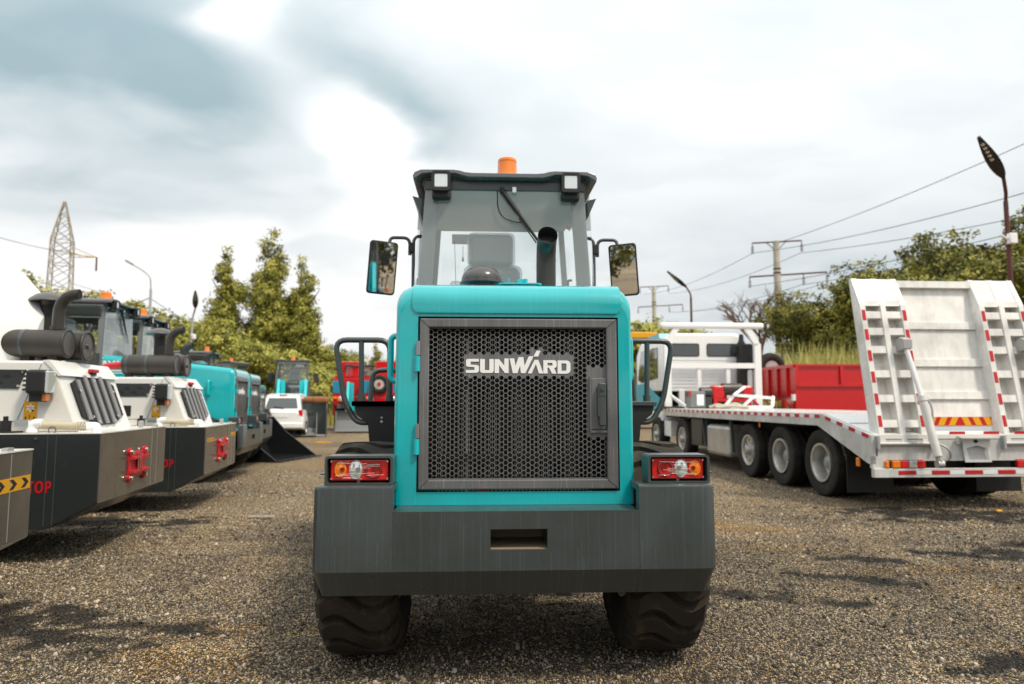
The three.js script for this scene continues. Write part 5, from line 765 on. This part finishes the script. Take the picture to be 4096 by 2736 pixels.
for (const [k, l, p, s] of oaks) tree(k, l, 'dark_tree', p, s, p[0] * 53, RG);
[['bushP', 'pale tree right of the right wing mirror', [12.6, 0, -70], 2.05], ['bushP', 'pale tree behind the dark thin lamp post', [16.6, 0, -70], 2.12], ['bushB', 'pale low tree left of the bare tree', [19.2, 0, -69], 1.5], ['bushB', 'low hedge tree behind the flatbed cab', [22.5, 0, -66], 1.0]].forEach(([k, l, p, s]) => tree(k, l, 'bushy_tree', p, s, p[0] * 29, 'pale trees behind the flatbed cab'));
{   // bare tree
  const t = thing('bare_tree', 'bare brown tree standing left of the concrete pole', 'tree', [16.6, 0, -46], 0), g = []; t.scale.setScalar(1.25);
  const grow = (p, d, l, r, n) => { const e = p.clone().addScaledVector(d, l); g.push(rod(p.toArray(), e.toArray(), r, r * 0.65, 5)); if (n) for (let i = 0; i < (n > 3 ? 4 : 3); i++) grow(p.clone().lerp(e, rr(0.55, 1)), d.clone().add(V(rr(-0.8, 0.8), rr(-0.15, 0.5), rr(-0.8, 0.8))).normalize(), l * rr(0.55, 0.8), r * 0.6, n - 1); };
  part(t, 'trunk', [rod([0, 0, 0], [0.1, 2.5, 0], 0.22, 0.16, 8)], barkM); grow(V(0.1, 2.4, 0), V(0.05, 1, 0).normalize(), 2.2, 0.14, 5); part(t, 'branches', g, mat(0.16, 0.10, 0.07, 0.9), { kind: 'stuff' });
}
{   // tall grass and reeds
  const blade = new THREE.BufferGeometry(); blade.setAttribute('position', new THREE.Float32BufferAttribute([-0.03, 0, 0, 0.03, 0, 0, 0.05, 0.6, 0.02, -0.03, 0, 0, 0.05, 0.6, 0.02, 0.015, 0.6, 0.02, 0.015, 0.6, 0.02, 0.05, 0.6, 0.02, 0.2, 1, 0.06], 3)); blade.computeVertexNormals();
  const N = 16000, im = new THREE.InstancedMesh(blade, mat(1, 1, 1, 0.8), N), m = new THREE.Matrix4(), q = new THREE.Quaternion(), e = new THREE.Euler(), C = new THREE.Color();
  for (let i = 0; i < N; i++) { const x = rr(11, 26), z = -24.5 - rr(0, 5.5) - (x - 11) * 0.25, s = rr(1.3, 3.6) * (0.8 + 0.5 * fbm(x * 0.6, z * 0.6, 2)); e.set(rr(-0.45, 0.45), rr(0, 6.28), rr(-0.45, 0.45)); q.setFromEuler(e); m.compose(V(x, 0, z), q, V(2.2, s, 2.2)); im.setMatrixAt(i, m); const t = rr(0.6, 1.25); C.setRGB(0.50 * t, 0.46 * t, 0.14 * t); im.setColorAt(i, C); }
  im.name = 'reeds'; im.userData = { kind: 'stuff', label: 'tall yellow green reeds behind the red trailer', category: 'reeds' }; scene.add(im);
  const N2 = 7000, i2 = new THREE.InstancedMesh(blade, mat(1, 1, 1, 0.8), N2);
  for (let i = 0; i < N2; i++) { const x = rr(-32, -2), z = -41 - rr(0, 10), s = rr(0.5, 1.7); e.set(rr(-0.25, 0.25), rr(0, 6.28), rr(-0.3, 0.3)); q.setFromEuler(e); m.compose(V(x, 0, z), q, V(1.6, s, 1.6)); i2.setMatrixAt(i, m); const t = rr(0.6, 1.25); C.setRGB(0.42 * t, 0.37 * t, 0.10 * t); i2.setColorAt(i, C); }
  i2.name = 'tall_grass'; i2.userData = { kind: 'stuff', label: 'rough yellow green grass along the far edge of the yard', category: 'grass' }; scene.add(i2);
}
// ---------------------------------------------------------------- lamp posts, poles, pylon and wires
function ledLamp(label, pos, turn, H, poleM, box2) {   // the head reaches out along local -x and a little towards +z
  const o = thing('street_lamp', label, 'street lamp', pos, turn, 'street lamps');
  part(o, 'pole', [rod([0, 0, 0], [0, H, 0], 0.075, 0.06, 10)], poleM); part(o, 'arm', [tube([[0, H - 0.02, 0], [-0.05, H + 0.2, 0.1], [-0.35, H + 0.5, 0.45]], 0.045, 0.2, 8)], poleM);
  const hd = sub(o, 'lamp_head', [-0.35, H + 0.5, 0.45]); hd.quaternion.setFromUnitVectors(V(0, 0, 1), V(-1.3, 0.72, 1.0).normalize());
  const hs = []; for (let i = 0; i <= 10; i++) { const t = i / 10, w = 0.045 + 0.105 * Math.sin(Math.PI * Math.pow(t, 0.75)) * (t < 1 ? 1 : 0.2); hs.push([[-w, 0, t * 1.75], [-w * 0.6, 0.05, t * 1.75], [w * 0.6, 0.05, t * 1.75], [w, 0, t * 1.75], [w * 0.7, -0.02, t * 1.75], [-w * 0.7, -0.02, t * 1.75]]); }
  part(hd, 'head_shell', loft(hs, true, true, 0.6), T.black); for (let i = 0; i < 5; i++) part(hd, 'led_cell', [disc(0.048, 0.02, [0, -0.024, 0.85 + i * 0.16], 'y', 12)], T.lampLens);
  if (box2) { part(o, 'camera_box', [rbox(0.2, 0.28, 0.16, 0.02, H - 1.05, 0.12, 0.02)], T.paperWhite); part(o, 'camera', [rod([-0.1, H - 1.05, 0.1], [-0.42, H - 1.0, 0.3], 0.03)], T.paperWhite); }
  return o;
}
ledLamp('dark red lamp post with a long black five cell lamp head at the right edge', [13.3, 0, -18], 0, 6.8, T.rust, true);
ledLamp('thin rusty lamp post beyond the flatbed cab', [10.05, 0, -38], 0, 7.25, T.rust, false);
{ const l = ledLamp('pale lamp post with a black oval head and white box, left of the poplars', [-17.9, 0, -38], 76, 6.1, T.galv, true); }
{ const o = thing('street_lamp', 'grey lamp post with a long bent arm, between the pylon and the poplars', 'street lamp', [-24.0, 0, -45], 0, 'street lamps'); part(o, 'pole', [rod([0, 0, 0], [-0.05, 8.9, 0], 0.12, 0.08, 10)], T.galv); part(o, 'arm', [tube([[-0.05, 8.85, 0], [-0.1, 9.7, 0], [-0.55, 10.1, 0], [-1.3, 10.55, 0.1]], 0.05, 0.5, 8)], T.galv); part(o, 'lamp_head', [bar([-1.25, 10.52, 0.1], [-1.75, 10.8, 0.15], 0.14, 0.1)], T.galv); }
const wire = (label, pts, r = 0.018) => { const c = []; const [a, b, sag] = pts; for (let i = 0; i <= 16; i++) { const t = i / 16, p = V(...a).lerp(V(...b), t); p.y -= sag * 4 * t * (1 - t); c.push(p); } return solo('overhead_wire', label, 'wire', [sweep(c, r, 5)], T.black, [0, 0, 0], { group: 'overhead wires' }); };
const ins = (p, x, y, z, h = 0.75) => { part(p, 'insulator', [rod([x, y, z], [x, y - h * 0.4, z], 0.03), ...[0, 1, 2, 3].map((i) => disc(0.10, 0.05, [x, y - h * 0.45 - i * 0.13, z], 'y', 8))], T.rust); };
function powerPole(label, x, z, H, s = 1) {
  const o = thing('power_pole', label, 'pole', [x, 0, z], -6, 'concrete power poles'); o.scale.setScalar(s);
  part(o, 'mast', [rod([0, 0, 0], [0, H, 0], 0.32, 0.22, 12)], T.concrete); for (const y of [H - 2.3, H - 2.0, H - 4.2]) part(o, 'clamp_band', [disc(0.27, 0.09, [0, y, 0], 'y', 12)], T.rust);
  part(o, 'upper_arm', [bar([-1.65, H - 0.1, 0], [1.75, H, 0], 0.09)], T.rust); part(o, 'arm_brace', [bar([-0.65, H - 0.1, 0], [0, H - 0.75, 0], 0.05), bar([0.65, H - 0.05, 0], [0, H - 0.75, 0], 0.05)], T.rust);
  part(o, 'lower_arm', [bar([-1.9, H - 2.55, 0], [3.4, H - 2.3, 0], 0.10)], T.rust); for (const [a, b] of [[-1.65, H - 0.1], [1.75, H], [-1.9, H - 2.55], [1.8, H - 2.4], [3.4, H - 2.3]]) ins(o, a, b, 0); return o;
}
powerPole('concrete power pole with two insulator arms left of the dark trees', 18.87, -48, 12.85);
powerPole('far power pole, only its arm showing right of the right wing mirror', 17.2, -82, 15.4);
const E = [[[17.2, 12.0, -48], [16.0, 14.4, -82], 0.6, 'left upper'], [[20.6, 12.0, -48], [19.0, 14.5, -82], 0.6, 'right upper'], [[20.6, 9.7, -48], [19, 12.2, -82], 0.5, 'middle lower'], [[22.2, 9.8, -48], [20.6, 12.3, -82], 0.5, 'outer lower']];
for (const [a, b, s, l] of E) wire(`${l} overhead wire running back from the concrete pole behind the flatbed cab`, [a, b, s]);
[[[18.9, 12.7, -48], [25, 13.7, -20], 0.5, 'highest'], [[17.2, 12.0, -48], [23.6, 10.2, -20], 0.6, 'second highest'], [[20.6, 12.0, -48], [27, 9.7, -20], 0.5, 'third highest'], [[20.6, 9.7, -48], [25.6, 8.9, -20], 0.4, 'fourth highest'], [[17.0, 9.6, -48], [26.6, 9.55, -20], 0.5, 'steep lower']].forEach(([a, b, s, l]) => wire(`${l} overhead wire crossing the sky right of the concrete pole`, [a, b, s]));
{
  const o = thing('lattice_pylon', 'tall rusty lattice pylon with yellow arms at the far left', 'pylon', [-80.3, 0, -120], 22, 'pylon'); delete o.userData.group;
  const w = (y) => y > 30 ? 1.45 * (37.6 - y) / 7.6 + 0.06 : 1.51 + (30 - y) * 0.018, C4 = [[-1, -1], [1, -1], [1, 1], [-1, 1]], ys = [0, 4, 8, 12, 15.5, 18.5, 21, 23.5, 25.8, 28, 30, 32, 33.8, 35.4, 37.2], at = (k, y) => [C4[k % 4][0] * w(y), y, C4[k % 4][1] * w(y)];
  for (let k = 0; k < 4; k++) part(o, 'corner_leg', ys.slice(1).map((y, i) => bar(at(k, ys[i]), at(k, y), 0.17)), mat(0.28, 0.21, 0.13, 0.7));
  const br = []; for (let k = 0; k < 4; k++) for (let i = 1; i < ys.length; i++) { br.push(bar(at(k, ys[i - 1]), at(k + 1, ys[i]), 0.10), bar(at(k + 1, ys[i - 1]), at(k, ys[i]), 0.10)); if ([21, 28, 30, 25.8].includes(ys[i])) br.push(bar(at(k, ys[i]), at(k + 1, ys[i]), 0.11)); }
  part(o, 'lattice_braces', br, mat(0.34, 0.31, 0.28, 0.7), { kind: 'stuff' });
  const armM = mat(0.45, 0.30, 0.07, 0.7); for (const [y, x] of [[27.5, 5.4], [21, 7.0], [21, -6.4]]) { const s = Math.sign(x), q = (dz, dy) => [[s * w(y), y + dy, dz * w(y)], [x, y, 0]]; part(o, 'cross_arm', [bar(...q(1, 0), 0.12), bar(...q(-1, 0), 0.12), bar(...q(0, 1.5), 0.1), ...[0.3, 0.6].map((t) => bar([s * w(y) + (x - s * w(y)) * t, y, w(y) * (1 - t)], [s * w(y) + (x - s * w(y)) * t, y, -w(y) * (1 - t)], 0.07))], armM); part(o, 'insulator_string', [rod([x, y, 0], [x, y - 2.5, 0], 0.16, 0.16, 6)], T.rust); }
  wire('sagging wire from the pylon arm to the bent lamp post', [[-75, 20.3, -117], [-24.1, 8.3, -45], 1.6], 0.03); wire('wire entering at the left edge towards the pylon', [[-75.5, 27, -117], [-100, 34.2, -110], 1.2], 0.05); wire('lower wire entering at the left edge towards the pylon', [[-77, 21, -117], [-100, 31.6, -110], 1.6], 0.05); wire('wire running on from the bent lamp post towards the poplars', [[-24.1, 8.3, -45], [-23.2, 5.5, -62], 0.3], 0.02);
}
// small things on the yard
solo('litter_scrap', 'small yellow scrap on the dark gravel below the truck tail', 'litter', [rbox(0.07, 0.03, 0.05, 0, 0, 0, 0.012)], T.yellow, [6.3, 0.012, -9.0]);
solo('litter_scrap', 'pale wood splinter on the gravel left of the loader', 'litter', [box(0.32, 0.015, 0.04)], T.concrete, [-3.1, 0.006, -8.6]);
solo('litter_scrap', 'yellow white scrap on the ground before the red trucks', 'litter', [box(0.5, 0.03, 0.2)], T.yellow, [-6.6, 0.01, -24]);

for (const [x, z, s, l] of [[13, 26, 1.5, 'left wing mirror'], [-13.5, 25, 1.5, 'right wing mirror']]) tree('oak', `added tree behind the camera, reflected in the ${l}`, 'dark_tree', [x, 0, z], s, x * 10, 'added trees behind the camera');  // unseen, added to give the wing mirrors something dark to reflect

scene.traverse((o) => { if (o.isMesh) { o.castShadow = true; o.receiveShadow = true; } });
renderer.render(scene, camera);
